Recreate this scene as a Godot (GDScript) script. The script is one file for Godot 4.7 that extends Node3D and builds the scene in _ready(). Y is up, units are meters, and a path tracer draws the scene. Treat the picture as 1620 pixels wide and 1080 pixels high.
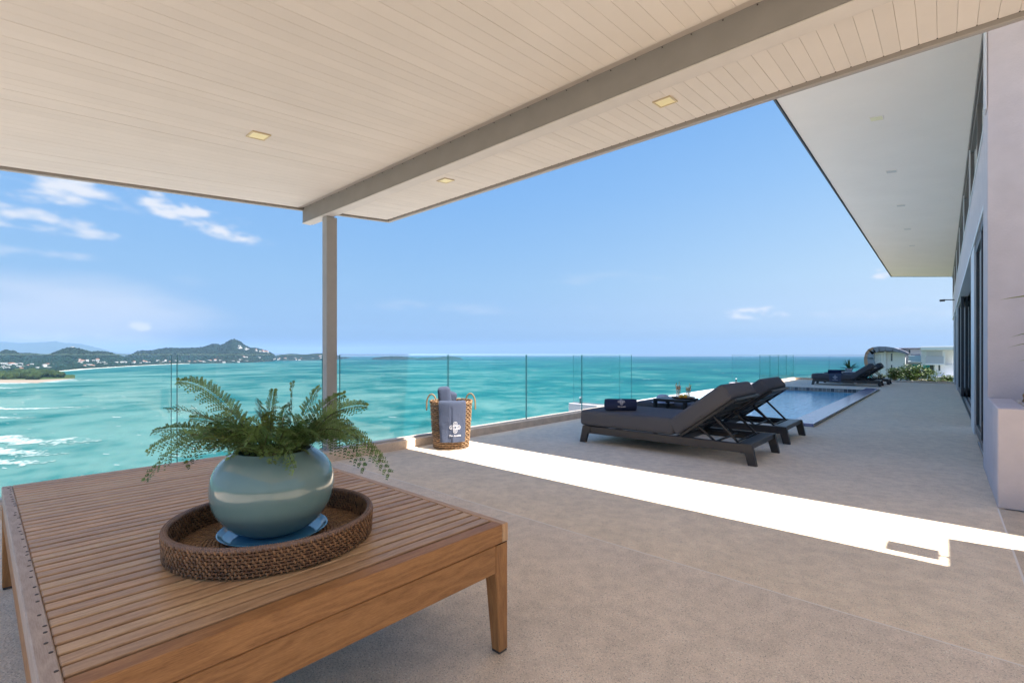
extends Node3D

# ------------------------------------------------------------------ mesh builder
class MB:
	var v := PackedVector3Array()
	var n := PackedVector3Array()
	var uv := PackedVector2Array()
	var c := PackedColorArray()
	var idx := PackedInt32Array()
	var col := Color.WHITE
	var use_col := false

	func vert(p: Vector3, nn: Vector3, t: Vector2) -> int:
		v.append(p); n.append(nn); uv.append(t); c.append(col)
		return v.size() - 1

	func tri(a: Vector3, b: Vector3, d: Vector3, ta := Vector2.ZERO, tb := Vector2.ZERO, td := Vector2.ZERO) -> void:
		var nn := (b - a).cross(d - a)
		nn = nn.normalized() if nn.length_squared() > 1e-20 else Vector3.UP
		var i := vert(a, nn, ta)
		vert(b, nn, tb)
		vert(d, nn, td)
		idx.append(i); idx.append(i + 2); idx.append(i + 1)

	func quad(a: Vector3, b: Vector3, d: Vector3, e: Vector3, ta := Vector2(0, 0), tb := Vector2(1, 0), td := Vector2(1, 1), te := Vector2(0, 1)) -> void:
		var nn := (b - a).cross(e - a) + (d - b).cross(a - b) * 0.0001
		if nn.length_squared() < 1e-16:
			nn = (d - b).cross(e - b)
		nn = nn.normalized()
		var i := vert(a, nn, ta)
		vert(b, nn, tb)
		vert(d, nn, td)
		vert(e, nn, te)
		idx.append_array(PackedInt32Array([i, i + 2, i + 1, i, i + 3, i + 2]))

	func box(at: Vector3, size: Vector3, b := Basis.IDENTITY) -> void:
		var h := size / 2.0
		for ax in 3:
			for s in [-1.0, 1.0]:
				var nn := Vector3.ZERO
				nn[ax] = s
				var u := Vector3.ZERO
				u[(ax + 1) % 3] = h[(ax + 1) % 3]
				var w := Vector3.ZERO
				w[(ax + 2) % 3] = h[(ax + 2) % 3]
				var o: Vector3 = nn * h
				if s < 0.0:
					var k := u
					u = w
					w = k
				quad(at + b * (o - u - w), at + b * (o + u - w), at + b * (o + u + w), at + b * (o - u + w),
					Vector2(0, 0), Vector2(u.length() * 2, 0), Vector2(u.length() * 2, w.length() * 2), Vector2(0, w.length() * 2))

	# a box with chamfered edges; uv runs along its longest axis, in metres, moved by off
	func chbox(at: Vector3, size: Vector3, ch: float, b := Basis.IDENTITY, off := Vector2.ZERO) -> void:
		var h := size / 2.0
		var k := Vector3(h.x - ch, h.y - ch, h.z - ch)
		var la := 0
		if size.y > size.x and size.y >= size.z:
			la = 1
		elif size.z > size.x and size.z > size.y:
			la = 2
		var tex := func(p: Vector3, nn: Vector3) -> Vector2:
			var o1 := (la + 1) % 3
			var o2 := (la + 2) % 3
			if absf(nn[la]) > 0.8:
				return Vector2(p[o1] * 0.15, p[o2]) + off
			var t: float = p[o1] if absf(nn[o2]) > absf(nn[o1]) else p[o2] + size[o1]
			return Vector2(p[la], t) + off
		var poly := func(ps: Array) -> void:
			var cen := Vector3.ZERO
			for p in ps:
				cen += p
			var nn: Vector3 = (ps[1] - ps[0]).cross(ps[2] - ps[0])
			if nn.dot(cen) < 0.0:
				ps.reverse()
				nn = -nn
			nn = nn.normalized()
			var i := v.size()
			for p in ps:
				vert(at + b * p, b * nn, tex.call(p, nn))
			for j in range(1, ps.size() - 1):
				idx.append(i); idx.append(i + j + 1); idx.append(i + j)
		for ax in 3:
			var a1 := (ax + 1) % 3
			var a2 := (ax + 2) % 3
			for s in [-1.0, 1.0]:
				var ps := []
				for q in [[-1, -1], [1, -1], [1, 1], [-1, 1]]:
					var p := Vector3.ZERO
					p[ax] = s * h[ax]; p[a1] = q[0] * k[a1]; p[a2] = q[1] * k[a2]
					ps.append(p)
				poly.call(ps)
				for s2 in [-1.0, 1.0]:
					var e1 := Vector3.ZERO
					e1[ax] = s * h[ax]; e1[a1] = s2 * k[a1]; e1[a2] = -k[a2]
					var e2 := e1
					e2[a2] = k[a2]
					var e3 := Vector3.ZERO
					e3[ax] = s * k[ax]; e3[a1] = s2 * h[a1]; e3[a2] = k[a2]
					var e4 := e3
					e4[a2] = -k[a2]
					poly.call([e1, e2, e3, e4])
		for sx in [-1.0, 1.0]:
			for sy in [-1.0, 1.0]:
				for sz in [-1.0, 1.0]:
					poly.call([Vector3(sx * h.x, sy * k.y, sz * k.z), Vector3(sx * k.x, sy * h.y, sz * k.z), Vector3(sx * k.x, sy * k.y, sz * h.z)])

	# smooth sheet through a grid of points, front face on the side of (next column - this) x (next row - this)
	func grid(rows: Array, us := 1.0, vs := 1.0, wrap := false, cols := []) -> void:
		var nr := rows.size()
		var nc: int = rows[0].size()
		var base := v.size()
		for r in nr:
			var row: PackedVector3Array = rows[r]
			var up: PackedVector3Array = rows[mini(r + 1, nr - 1)]
			var dn: PackedVector3Array = rows[maxi(r - 1, 0)]
			for k in nc:
				var kp := k + 1
				var km := k - 1
				if wrap:
					kp = 1 if kp >= nc else kp
					km = nc - 2 if km < 0 else km
				else:
					kp = mini(kp, nc - 1)
					km = maxi(km, 0)
				var nn := (row[kp] - row[km]).cross(up[k] - dn[k])
				if nn.length_squared() < 1e-18:
					nn = (up[kp] - up[km]).cross(up[k] - dn[k]) + (dn[kp] - dn[km]).cross(up[k] - dn[k])
				if not cols.is_empty():
					col = cols[r][k]
				vert(row[k], nn.normalized() if nn.length_squared() > 1e-24 else Vector3.UP, Vector2(us * k / (nc - 1.0), vs * r / (nr - 1.0)))
		for r in nr - 1:
			for k in nc - 1:
				var a := base + r * nc + k
				var e := a + nc
				idx.append_array(PackedInt32Array([a, e + 1, a + 1, a, e, e + 1]))

	func lathe(prof: Array, seg := 48, at := Vector3.ZERO, vs := 1.0) -> void:
		var rows := []
		for p in prof:
			var row := PackedVector3Array()
			for k in seg + 1:
				var a := -TAU * (k % seg) / seg
				row.append(at + Vector3(p.x * cos(a), p.y, p.x * sin(a)))
			rows.append(row)
		grid(rows, 1.0, vs, true)

	func tube(path: PackedVector3Array, r0: float, r1 := -1.0, sides := 6, closed := false, caps := true) -> void:
		if r1 < 0.0:
			r1 = r0
		var m := path.size()
		var rows := []
		var side := Vector3.ZERO
		for i in m:
			var a: Vector3 = path[(i - 1 + m) % m] if closed else path[maxi(i - 1, 0)]
			var b: Vector3 = path[(i + 1) % m] if closed else path[mini(i + 1, m - 1)]
			var t := (b - a).normalized()
			if i == 0:
				side = t.cross(Vector3.UP if absf(t.y) < 0.9 else Vector3.RIGHT).normalized()
			else:
				side = (side - t * side.dot(t)).normalized()
			var up := t.cross(side)
			var r := lerpf(r0, r1, i / maxf(m - 1.0, 1.0))
			var row := PackedVector3Array()
			for k in sides + 1:
				var an := TAU * (k % sides) / sides
				row.append(path[i] + (side * cos(an) + up * sin(an)) * r)
			rows.append(row)
		if closed:
			rows.append(rows[0])
		var total := 0.0
		for i in m - 1:
			total += path[i].distance_to(path[i + 1])
		grid(rows, 1.0, total, true)
		if caps and not closed:
			for k in range(1, sides - 1):
				tri(rows[0][0], rows[0][k + 1], rows[0][k])
				tri(rows[m - 1][0], rows[m - 1][k], rows[m - 1][k + 1])

	# box with rounded edges and a slight belly
	func cushion(at: Vector3, size: Vector3, r: float, b := Basis.IDENTITY, puff := 0.0, seg := 4) -> void:
		var h := size / 2.0
		var list := func(len: float) -> Array:
			var o := []
			for i in seg + 1:
				o.append(-len + r - r * cos(PI / 2 * i / seg) * 1.0)
			var inner := 6
			for i in range(1, inner):
				o.append(lerpf(-len + r, len - r, i / float(inner)))
			for i in seg + 1:
				o.append(len - r + r * sin(PI / 2 * i / seg))
			return o
		for ax in 3:
			var a1 := (ax + 1) % 3
			var a2 := (ax + 2) % 3
			for s in [-1.0, 1.0]:
				var L1: Array = list.call(h[a1])
				var L2: Array = list.call(h[a2])
				if s < 0.0:
					L1.reverse()
				var rows := []
				for y in L2:
					var row := PackedVector3Array()
					for x in L1:
						var p := Vector3.ZERO
						p[ax] = s * h[ax]; p[a1] = x; p[a2] = y
						var inner := Vector3(clampf(p.x, -h.x + r, h.x - r), clampf(p.y, -h.y + r, h.y - r), clampf(p.z, -h.z + r, h.z - r))
						var q := inner + (p - inner).normalized() * r
						var f := (1.0 - pow(absf(x) / h[a1], 2.0)) * (1.0 - pow(absf(y) / h[a2], 2.0))
						q[ax] += s * puff * maxf(f, 0.0)
						row.append(at + b * q)
					rows.append(row)
				grid(rows, size[a1], size[a2])

	func mesh(m: Material = null) -> ArrayMesh:
		var a := []
		a.resize(Mesh.ARRAY_MAX)
		a[Mesh.ARRAY_VERTEX] = v
		a[Mesh.ARRAY_NORMAL] = n
		a[Mesh.ARRAY_TEX_UV] = uv
		if use_col:
			a[Mesh.ARRAY_COLOR] = c
		a[Mesh.ARRAY_INDEX] = idx
		var o := ArrayMesh.new()
		o.add_surface_from_arrays(Mesh.PRIMITIVE_TRIANGLES, a)
		if m:
			o.surface_set_material(0, m)
		return o


# ------------------------------------------------------------------ scene helpers
var names := {}
var rng := RandomNumberGenerator.new()
var M := {}
const EYE := Vector3(0, 1.12, 0)
const YAW := 0.731359          # the lens looks this far to the left of the long side of the terrace
const FL := 760.0              # focal length in units of a picture 1080 high
const SEA := -100.0

func numbered(s: String) -> String:
	if not names.has(s):
		names[s] = 0
		return s
	names[s] += 1
	return "%s_%03d" % [s, names[s]]

func tag(o: Node, label := "", category := "", group := "", kind := "") -> Node:
	if label: o.set_meta("label", label)
	if category: o.set_meta("category", category)
	if group: o.set_meta("group", group)
	if kind: o.set_meta("kind", kind)
	return o

func thing(called: String, label: String, category: String, at := Vector3.ZERO, turn := 0.0, group := "") -> Node3D:
	var o := Node3D.new()
	o.name = numbered(called)
	o.position = at
	o.rotation.y = turn
	add_child(o)
	tag(o, label, category, group)
	return o

func obj(called: String, mesh: Mesh, m: Material, parent: Node = null, at := Vector3.ZERO, b := Basis.IDENTITY) -> MeshInstance3D:
	var o := MeshInstance3D.new()
	o.mesh = mesh
	o.material_override = m
	o.transform = Transform3D(b, at)
	o.cast_shadow = GeometryInstance3D.SHADOW_CASTING_SETTING_ON
	if parent == null:
		o.name = numbered(called)
		add_child(o)
	else:
		o.name = called
		parent.add_child(o, true)
		if o.name != called:      # Godot calls the second «leg» «leg2»
			var k := 1
			while parent.has_node("%s_%03d" % [called, k]):
				k += 1
			o.name = "%s_%03d" % [called, k]
	return o

func struct(called: String, mesh: Mesh, m: Material, at := Vector3.ZERO) -> MeshInstance3D:
	var o := obj(called, mesh, m, null, at)
	o.set_meta("kind", "structure")
	return o

func multi(called: String, mesh: Mesh, m: Material, places: Array, cols: Array, parent: Node = null) -> MultiMeshInstance3D:
	var mm := MultiMesh.new()
	mm.transform_format = MultiMesh.TRANSFORM_3D
	mm.use_colors = not cols.is_empty()
	mm.mesh = mesh
	mm.instance_count = places.size()
	for i in places.size():
		mm.set_instance_transform(i, places[i])
		if not cols.is_empty():
			mm.set_instance_color(i, cols[i])
	var o := MultiMeshInstance3D.new()
	o.multimesh = mm
	o.material_override = m
	o.set_meta("kind", "stuff")
	if parent == null:
		o.name = numbered(called)
		add_child(o)
	else:
		o.name = called
		parent.add_child(o, true)
	return o

func bx(size: Vector3, ch := 0.004, off := Vector2.ZERO) -> ArrayMesh:
	var mb := MB.new()
	mb.chbox(Vector3.ZERO, size, ch, Basis.IDENTITY, off)
	return mb.mesh()

func span(a: Vector3, b: Vector3, ch := 0.004) -> ArrayMesh:   # a box between two corners, in place
	var mb := MB.new()
	mb.chbox((a + b) / 2.0, (b - a).abs(), ch)
	return mb.mesh()

func bar(a: Vector3, b: Vector3, w: float, h: float) -> ArrayMesh:   # a square bar from a to b
	var mb := MB.new()
	var z := (b - a).normalized()
	var x := Vector3.UP.cross(z)
	x = x.normalized() if x.length() > 0.01 else Vector3.RIGHT
	mb.chbox((a + b) / 2.0, Vector3(w, h, a.distance_to(b)), minf(w, h) * 0.12, Basis(x, z.cross(x), z))
	return mb.mesh()

func pts(a: Array) -> PackedVector3Array:
	return PackedVector3Array(a)

func arc_path(ctrl: Array, steps := 10) -> PackedVector3Array:
	var c := Curve3D.new()
	for i in ctrl.size():
		var a: Vector3 = ctrl[maxi(i - 1, 0)]
		var b: Vector3 = ctrl[mini(i + 1, ctrl.size() - 1)]
		var t := (b - a) / 6.0
		c.add_point(ctrl[i], -t, t)
	var o := PackedVector3Array()
	var l := c.get_baked_length()
	for i in steps + 1:
		o.append(c.sample_baked(l * i / steps, true))
	return o

func ray_of(px: float, py: float) -> Vector3:       # direction of a spot of the survey picture, from the eye
	var x := (px - 810.0) / FL
	var s := sin(YAW)
	var c := cos(YAW)
	return Vector3(x * c - s, -(py - 561.0) / FL, -(x * s + c))

func far_at(px: float, depth: float, y: float) -> Vector3:   # a place at that bearing and depth
	var r := ray_of(px, 561.0)
	return Vector3(r.x * depth, y, r.z * depth)

# ------------------------------------------------------------------ materials
func lin(r: float, g: float, b: float, a := 1.0) -> Color:
	var c := Color(r, g, b).linear_to_srgb()
	c.a = a
	return c

func mat(c: Color, rough := 0.6, metal := 0.0, spec := 0.5) -> StandardMaterial3D:
	var m := StandardMaterial3D.new()
	m.albedo_color = c
	m.roughness = rough
	m.metallic = metal
	m.metallic_specular = spec
	return m

func noise(freq: float, oct := 3, sd := 1, type := FastNoiseLite.TYPE_SIMPLEX_SMOOTH) -> FastNoiseLite:
	var f := FastNoiseLite.new()
	f.noise_type = type
	f.frequency = freq
	f.fractal_octaves = oct
	f.fractal_type = FastNoiseLite.FRACTAL_FBM if oct > 1 else FastNoiseLite.FRACTAL_NONE
	f.seed = sd
	return f

func tile_noise(w: int, h: int, f: FastNoiseLite) -> PackedByteArray:
	var im := f.get_seamless_image(w, h)
	im.convert(Image.FORMAT_L8)
	return im.get_data()

func tex_of(w: int, h: int, data: PackedByteArray) -> ImageTexture:
	return ImageTexture.create_from_image(Image.create_from_data(w, h, false, Image.FORMAT_RGB8, data))

func grey_tex(w: int, h: int, d: PackedByteArray) -> ImageTexture:
	return ImageTexture.create_from_image(Image.create_from_data(w, h, false, Image.FORMAT_L8, d))

func srgb8(r: float, g: float, b: float) -> Array:
	var c := Color(clampf(r, 0, 1), clampf(g, 0, 1), clampf(b, 0, 1)).linear_to_srgb()
	return [int(c.r * 255.0), int(c.g * 255.0), int(c.b * 255.0)]

func pebble_texture(sz: int, base: Color, grain: float, sd: int) -> ImageTexture:
	var a := tile_noise(sz, sz, noise(0.012, 4, sd))
	var b := tile_noise(sz, sz, noise(0.16, 2, sd + 1))
	var r := RandomNumberGenerator.new()
	r.seed = sd
	var cells := PackedByteArray()
	cells.resize(sz * sz / 4)
	for i in cells.size():
		cells[i] = r.randi() % 256
	var lut := []
	for i in 256:
		lut.append(srgb8(base.r * i / 128.0, base.g * i / 128.0, base.b * i / 128.0))
	var d := PackedByteArray()
	d.resize(sz * sz * 3)
	for i in sz * sz:
		var k := 1.0 + (a[i] / 255.0 - 0.5) * 0.22 + (b[i] / 255.0 - 0.5) * 0.34 * grain
		var cell := cells[(int(i / sz) / 2) * (sz / 2) + (i % sz) / 2]
		k += ((r.randf() - 0.5) * 0.16 + (cell / 255.0 - 0.5) * 0.26) * grain
		if cell < 9 * grain:
			k *= 0.55
		elif cell > 255 - 7 * grain:
			k *= 1.3
		var L: Array = lut[clampi(int(k * 128.0), 0, 255)]
		d[i * 3] = L[0]; d[i * 3 + 1] = L[1]; d[i * 3 + 2] = L[2]
	return tex_of(sz, sz, d)

func wood_texture(w: int, h: int, light: Color, dark: Color, sd: int) -> ImageTexture:
	var f1 := noise(1.0, 3, sd)
	var f2 := noise(1.0, 2, sd + 7)
	var d := PackedByteArray()
	d.resize(w * h * 3)
	var i := 0
	for y in h:
		for x in w:
			var u := float(x) / w
			var t := float(y) / h
			# mirrored along the grain so that the ends meet
			var uu := absf(u - 0.5) * 2.0
			var warp := f1.get_noise_2d(uu * 1.5, t * 3.4) * 0.9
			var ring := 0.5 + 0.5 * sin((t * 15.0 + warp * 3.4) * TAU * 0.5)
			var fib := f2.get_noise_2d(uu * 9.0, t * 190.0)
			var fib2 := f2.get_noise_2d(uu * 40.0 + 9.0, t * 420.0 + 50.0)
			var k := clampf(0.55 + (ring - 0.5) * 0.44 + fib * 0.42 + fib2 * 0.28, 0.0, 1.0)
			var q := dark.lerp(light, k)
			var s := srgb8(q.r, q.g, q.b)
			d[i] = s[0]; d[i + 1] = s[1]; d[i + 2] = s[2]
			i += 3
	return tex_of(w, h, d)

func weave_normal(sz: int, cells: int) -> ImageTexture:
	var im := Image.create(sz, sz, false, Image.FORMAT_L8)
	for y in sz:
		for x in sz:
			var a := sin(PI * cells * x / sz)
			var b := sin(PI * cells * y / sz)
			im.set_pixel(x, y, Color.from_hsv(0, 0, 0.5 + 0.25 * (absf(a) - absf(b)) * signf(a * b) + 0.2 * absf(a * b)))
	im.bump_map_to_normal_map(4.0)
	return ImageTexture.create_from_image(im)

func noise_normal(sz: int, f: FastNoiseLite, bump: float) -> ImageTexture:
	var im := f.get_seamless_image(sz, sz)
	im.convert(Image.FORMAT_RGBA8)
	im.bump_map_to_normal_map(bump)
	return ImageTexture.create_from_image(im)

func tri_world(m: StandardMaterial3D, t: Texture2D, metres: float) -> StandardMaterial3D:
	m.albedo_texture = t
	m.uv1_triplanar = true
	m.uv1_world_triplanar = true
	m.uv1_scale = Vector3.ONE / metres
	return m

func mottle(m: StandardMaterial3D, metres: float, t: Texture2D) -> StandardMaterial3D:
	m.detail_enabled = true
	m.detail_albedo = t
	m.detail_blend_mode = BaseMaterial3D.BLEND_MODE_MUL
	m.detail_uv_layer = BaseMaterial3D.DETAIL_UV_2
	m.uv2_triplanar = true
	m.uv2_world_triplanar = true
	m.uv2_scale = Vector3.ONE / metres
	return m

func range_tex(sz: int, f: FastNoiseLite, lo: float, hi: float, tint := Color.WHITE) -> ImageTexture:
	var a := tile_noise(sz, sz, f)
	var d := PackedByteArray()
	d.resize(sz * sz * 3)
	for i in sz * sz:
		var k := lerpf(lo, hi, a[i] / 255.0)
		var s := srgb8(k * tint.r, k * tint.g, k * tint.b)
		d[i * 3] = s[0]; d[i * 3 + 1] = s[1]; d[i * 3 + 2] = s[2]
	return tex_of(sz, sz, d)

func materials() -> void:
	var blot := range_tex(256, noise(0.02, 5, 31), 0.80, 1.0)
	var blot2 := range_tex(256, noise(0.03, 4, 77), 0.88, 1.0)
	var blot3 := range_tex(256, noise(0.02, 4, 79), 0.955, 1.0)
	M.blot = blot
	var peb := pebble_texture(1024, Color(0.83, 0.72, 0.60), 0.8, 5)
	M.floor_a = mottle(tri_world(mat(Color(1.0, 0.985, 0.975), 0.8, 0, 0.2), peb, 1.5), 5.0, blot2)
	M.floor_b = mottle(tri_world(mat(Color(1.0, 1.0, 1.0), 0.85, 0, 0.15), pebble_texture(1024, Color(0.90, 0.745, 0.575), 0.7, 6), 1.5), 4.0, blot2)
	M.bounce_paving = mottle(mat(lin(0.82, 0.74, 0.64), 0.8), 4.0, blot2)  # for the added terrace below, pale so that it bounces more sun
	M.floor_c = mottle(tri_world(mat(Color(0.97, 0.94, 0.9), 0.72, 0, 0.3), peb, 1.5), 6.0, blot)
	var bump := noise_normal(512, noise(0.2, 3, 9), 2.0)
	for k in ["floor_a", "floor_b", "floor_c"]:
		M[k].normal_enabled = true
		M[k].normal_texture = bump
		M[k].normal_scale = 0.5
	M.grout = mat(lin(0.86, 0.78, 0.70), 0.85)
	M.kerb = mottle(tri_world(mat(Color(0.98, 0.95, 0.92), 0.75, 0, 0.3), pebble_texture(512, Color(0.74, 0.64, 0.55), 0.55, 12), 1.1), 3.0, blot2)
	M.render = mottle(mat(lin(0.66, 0.60, 0.62), 0.8, 0, 0.3), 2.6, blot2)
	M.render.uv1_triplanar = true
	M.render.uv1_world_triplanar = true
	M.render.uv1_scale = Vector3.ONE / 0.7
	M.render.normal_enabled = true
	M.render.normal_texture = noise_normal(512, noise(0.05, 5, 29), 5.0)
	M.render.normal_scale = 0.18
	M.white_wall = mottle(mat(lin(0.78, 0.77, 0.77), 0.75, 0, 0.3), 7.0, blot2)
	M.soffit = mottle(mat(lin(0.85, 0.79, 0.735), 0.8, 0, 0.2), 6.0, blot3)
	M.board = []
	for k in 4:
		var f: float = [1.0, 0.975, 1.015, 0.985][k]
		M.board.append(mottle(mat(lin(0.635 * f, 0.59 * f, 0.54 * f), 0.6, 0, 0.3), 2.3, blot3))
	M.groove = mat(lin(0.5, 0.45, 0.40), 0.9)
	M.beam = mottle(mat(lin(0.26, 0.245, 0.23), 0.55, 0, 0.4), 2.0, blot2)
	M.flange = mottle(mat(lin(0.56, 0.53, 0.50), 0.55, 0, 0.4), 2.0, blot2)  # paler than the beam: light on its underside put into the colour
	M.post = mottle(mat(lin(0.34, 0.335, 0.33), 0.5, 0, 0.4), 2.0, blot2)
	M.trim = mat(lin(0.30, 0.28, 0.26), 0.5)
	M.nail = mat(lin(0.05, 0.045, 0.04), 0.7)
	M.lamp_frame = mat(lin(0.55, 0.45, 0.28), 0.5)
	M.lamp_lens = mat(lin(0.80, 0.70, 0.36), 0.4)
	M.lamp_lens_pale = mat(lin(0.80, 0.76, 0.52), 0.45)
	M.lamp_lens_grey = mat(lin(0.58, 0.57, 0.56), 0.5)
	M.pale_metal = mat(lin(0.66, 0.66, 0.68), 0.35, 0.2)
	M.dark_frame = mat(lin(0.045, 0.043, 0.05), 0.4, 0.3)
	M.mid_frame = mat(lin(0.16, 0.14, 0.13), 0.45, 0.2)
	M.eave_edge = mat(lin(0.035, 0.045, 0.06), 0.5)
	var g := mat(lin(0.03, 0.30, 0.36, 0.06), 0.0, 0.0, 0.32)
	g.transparency = BaseMaterial3D.TRANSPARENCY_ALPHA
	M.glass = g
	var gt := g.duplicate()
	gt.albedo_color = lin(0.015, 0.13, 0.17, 0.22)  # same glass made darker, for the far panes seen edge-on
	M.glass_darkened = gt
	var g2 := mat(lin(0.10, 0.24, 0.25, 0.3), 0.0, 0.0, 0.6)
	g2.transparency = BaseMaterial3D.TRANSPARENCY_ALPHA
	M.window = g2
	M.glass_edge = mat(lin(0.04, 0.15, 0.18), 0.15, 0.0, 0.6)
	M.glass_edge_pale = mat(lin(0.35, 0.58, 0.62), 0.15, 0.0, 0.6)
	M.channel = mat(lin(0.5, 0.49, 0.47), 0.4, 0.6)
	# wood
	var wt := wood_texture(1024, 256, Color(0.64, 0.42, 0.255), Color(0.40, 0.24, 0.135), 3)
	M.wood = []
	for k in 4:
		var w := mat([Color(1, 1, 0.97), Color(0.95, 0.93, 0.90), Color(1.0, 0.97, 0.92), Color(0.92, 0.90, 0.88)][k], 0.42, 0, 0.5)
		w.albedo_texture = wt
		w.uv1_scale = Vector3(0.8, 3.2, 1)
		M.wood.append(w)
	var wl := wood_texture(1024, 256, Color(0.43, 0.205, 0.072), Color(0.24, 0.102, 0.034), 14)
	M.wood_apron = mat(Color(1, 1, 1), 0.5)
	M.wood_apron.albedo_texture = wl
	M.wood_apron.uv1_scale = Vector3(0.7, 3.0, 1)
	var wg := wood_texture(512, 256, Color(0.52, 0.42, 0.36), Color(0.36, 0.27, 0.22), 21)
	M.wood_worn = mat(Color(1, 1, 1), 0.55)
	M.wood_worn.albedo_texture = wg
	M.wood_worn.uv1_scale = Vector3(0.8, 3.2, 1)
	M.plug = mat(lin(0.06, 0.05, 0.05), 0.6)
	# wicker
	M.rattan = mat(lin(0.20, 0.105, 0.055), 0.5)
	M.rattan_dark = mat(lin(0.06, 0.027, 0.015), 0.6)
	M.rattan_light = mat(Color(1, 1, 1), 0.45)
	M.rattan_light.vertex_color_use_as_albedo = true
	M.rattan_rim = mat(lin(0.20, 0.13, 0.11), 0.4)
	M.willow = mat(Color(1, 1, 1), 0.55)
	M.willow.vertex_color_use_as_albedo = true
	# pot
	M.glaze = mat(lin(0.165, 0.262, 0.262), 0.12, 0, 0.5)
	M.glaze.clearcoat_enabled = true
	M.glaze.clearcoat = 0.25
	M.glaze.clearcoat_roughness = 0.05
	M.glaze = mottle(M.glaze, 0.45, range_tex(256, noise(0.014, 3, 44), 0.86, 1.0))
	M.glaze_blue = mat(lin(0.08, 0.29, 0.50), 0.07, 0, 0.7)
	M.soil = mat(lin(0.05, 0.035, 0.025), 0.95)
	M.fern = mat(Color(1, 1, 1), 0.5, 0, 0.35)
	M.fern.vertex_color_use_as_albedo = true
	M.fern.backlight_enabled = true
	M.fern.backlight = lin(0.10, 0.16, 0.03)
	# lounger
	var wv := weave_normal(128, 16)
	M.cushion = mat(lin(0.092, 0.091, 0.101), 0.85, 0, 0.25)
	M.cushion.rim_enabled = true
	M.cushion.rim = 0.25
	M.cushion.normal_enabled = true
	M.cushion.normal_texture = wv
	M.cushion.uv1_scale = Vector3(14, 14, 1)
	M.cushion.normal_scale = 0.7
	M.seam = mat(lin(0.02, 0.02, 0.024), 0.8)
	M.dark_metal = mat(lin(0.034, 0.031, 0.032), 0.38, 0.1, 0.5)
	M.black_metal = mat(lin(0.014, 0.014, 0.017), 0.4, 0.2)
	M.towel = mat(lin(0.082, 0.100, 0.155), 0.95, 0, 0.1)
	M.towel.rim_enabled = true
	M.towel.rim = 0.4
	M.towel.normal_enabled = true
	M.towel.normal_texture = noise_normal(256, noise(0.18, 3, 3), 6.0)
	M.towel.uv1_scale = Vector3(3, 3, 1)
	M.towel_dark = M.towel.duplicate()
	M.towel_dark.albedo_color = lin(0.026, 0.036, 0.085)
	M.towel_pale = M.towel.duplicate()
	M.towel_pale.albedo_color = lin(0.62, 0.63, 0.72)
	M.thread = mat(lin(0.82, 0.82, 0.88), 0.8)
	# pool
	M.coping = mottle(tri_world(mat(Color(0.9, 0.9, 1.0), 0.16, 0, 0.6), pebble_texture(256, Color(0.36, 0.36, 0.45), 0.3, 15), 0.9), 2.0, blot2)
	M.coping_face = mottle(mat(lin(0.36, 0.32, 0.28), 0.75), 1.0, blot2)
	M.weir = mat(lin(0.80, 0.80, 0.82), 0.3)
	M.mosaic = []
	for k in 4:
		M.mosaic.append(mat([lin(0.17, 0.15, 0.14), lin(0.25, 0.22, 0.20), lin(0.11, 0.10, 0.105), lin(0.32, 0.28, 0.25)][k], 0.4))
	M.tile_grout = mat(lin(0.6, 0.57, 0.54), 0.8)
	M.basin = mottle(mat(lin(0.36, 0.60, 0.70), 0.5), 1.5, blot)
	var wa := mat(lin(0.20, 0.74, 0.97, 0.82), 0.03, 0, 0.3)
	wa.transparency = BaseMaterial3D.TRANSPARENCY_ALPHA
	wa.normal_enabled = true
	wa.normal_texture = noise_normal(512, noise(0.018, 3, 61), 5.0)
	wa.normal_scale = 0.35
	wa.uv1_triplanar = true
	wa.uv1_world_triplanar = true
	wa.uv1_scale = Vector3(0.35, 0.35, 0.8)
	M.pool_water = wa
	# small things
	M.white_ceramic = mat(lin(0.78, 0.78, 0.8), 0.2)
	var dg := mat(lin(0.8, 0.8, 0.75, 0.16), 0.0)
	dg.transparency = BaseMaterial3D.TRANSPARENCY_ALPHA
	M.drink_glass = dg
	M.juice = mat(lin(0.75, 0.36, 0.08), 0.2)
	M.juice_pale = mat(lin(0.72, 0.55, 0.22), 0.2)
	M.lime = mat(lin(0.32, 0.42, 0.06), 0.5)
	M.fruit = mat(lin(0.75, 0.42, 0.05), 0.5)
	M.wood_tray = mat(lin(0.30, 0.16, 0.07), 0.5)
	M.pebble_white = mat(Color(1, 1, 1), 0.7)
	M.pebble_white.vertex_color_use_as_albedo = true
	M.rock = mottle(tri_world(mat(Color(1, 1, 1), 0.85), pebble_texture(256, Color(0.42, 0.26, 0.12), 1.6, 18), 0.16), 0.11, range_tex(256, noise(0.03, 4, 8), 0.45, 1.0))
	M.leaf = mat(Color(1, 1, 1), 0.45, 0, 0.4)
	M.leaf.vertex_color_use_as_albedo = true
	M.leaf.backlight_enabled = true
	M.leaf.backlight = lin(0.22, 0.26, 0.05)
	M.bark = mat(lin(0.16, 0.12, 0.08), 0.9)
	# far things
	M.sea = mat(Color(1, 1, 1), 0.55, 0, 0.06)
	M.sea.vertex_color_use_as_albedo = true
	M.foam = mat(lin(0.42, 0.48, 0.48), 0.9, 0, 0.1)
	M.foam_tint = mat(Color(1, 1, 1), 0.9, 0, 0.1)
	M.foam_tint.vertex_color_use_as_albedo = true
	M.land = mat(Color(1, 1, 1), 0.95, 0, 0.1)
	M.land.vertex_color_use_as_albedo = true
	M.villa_white = mat(lin(0.84, 0.83, 0.83), 0.8)
	M.villa_grey = mat(lin(0.24, 0.24, 0.30), 0.7)
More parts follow.
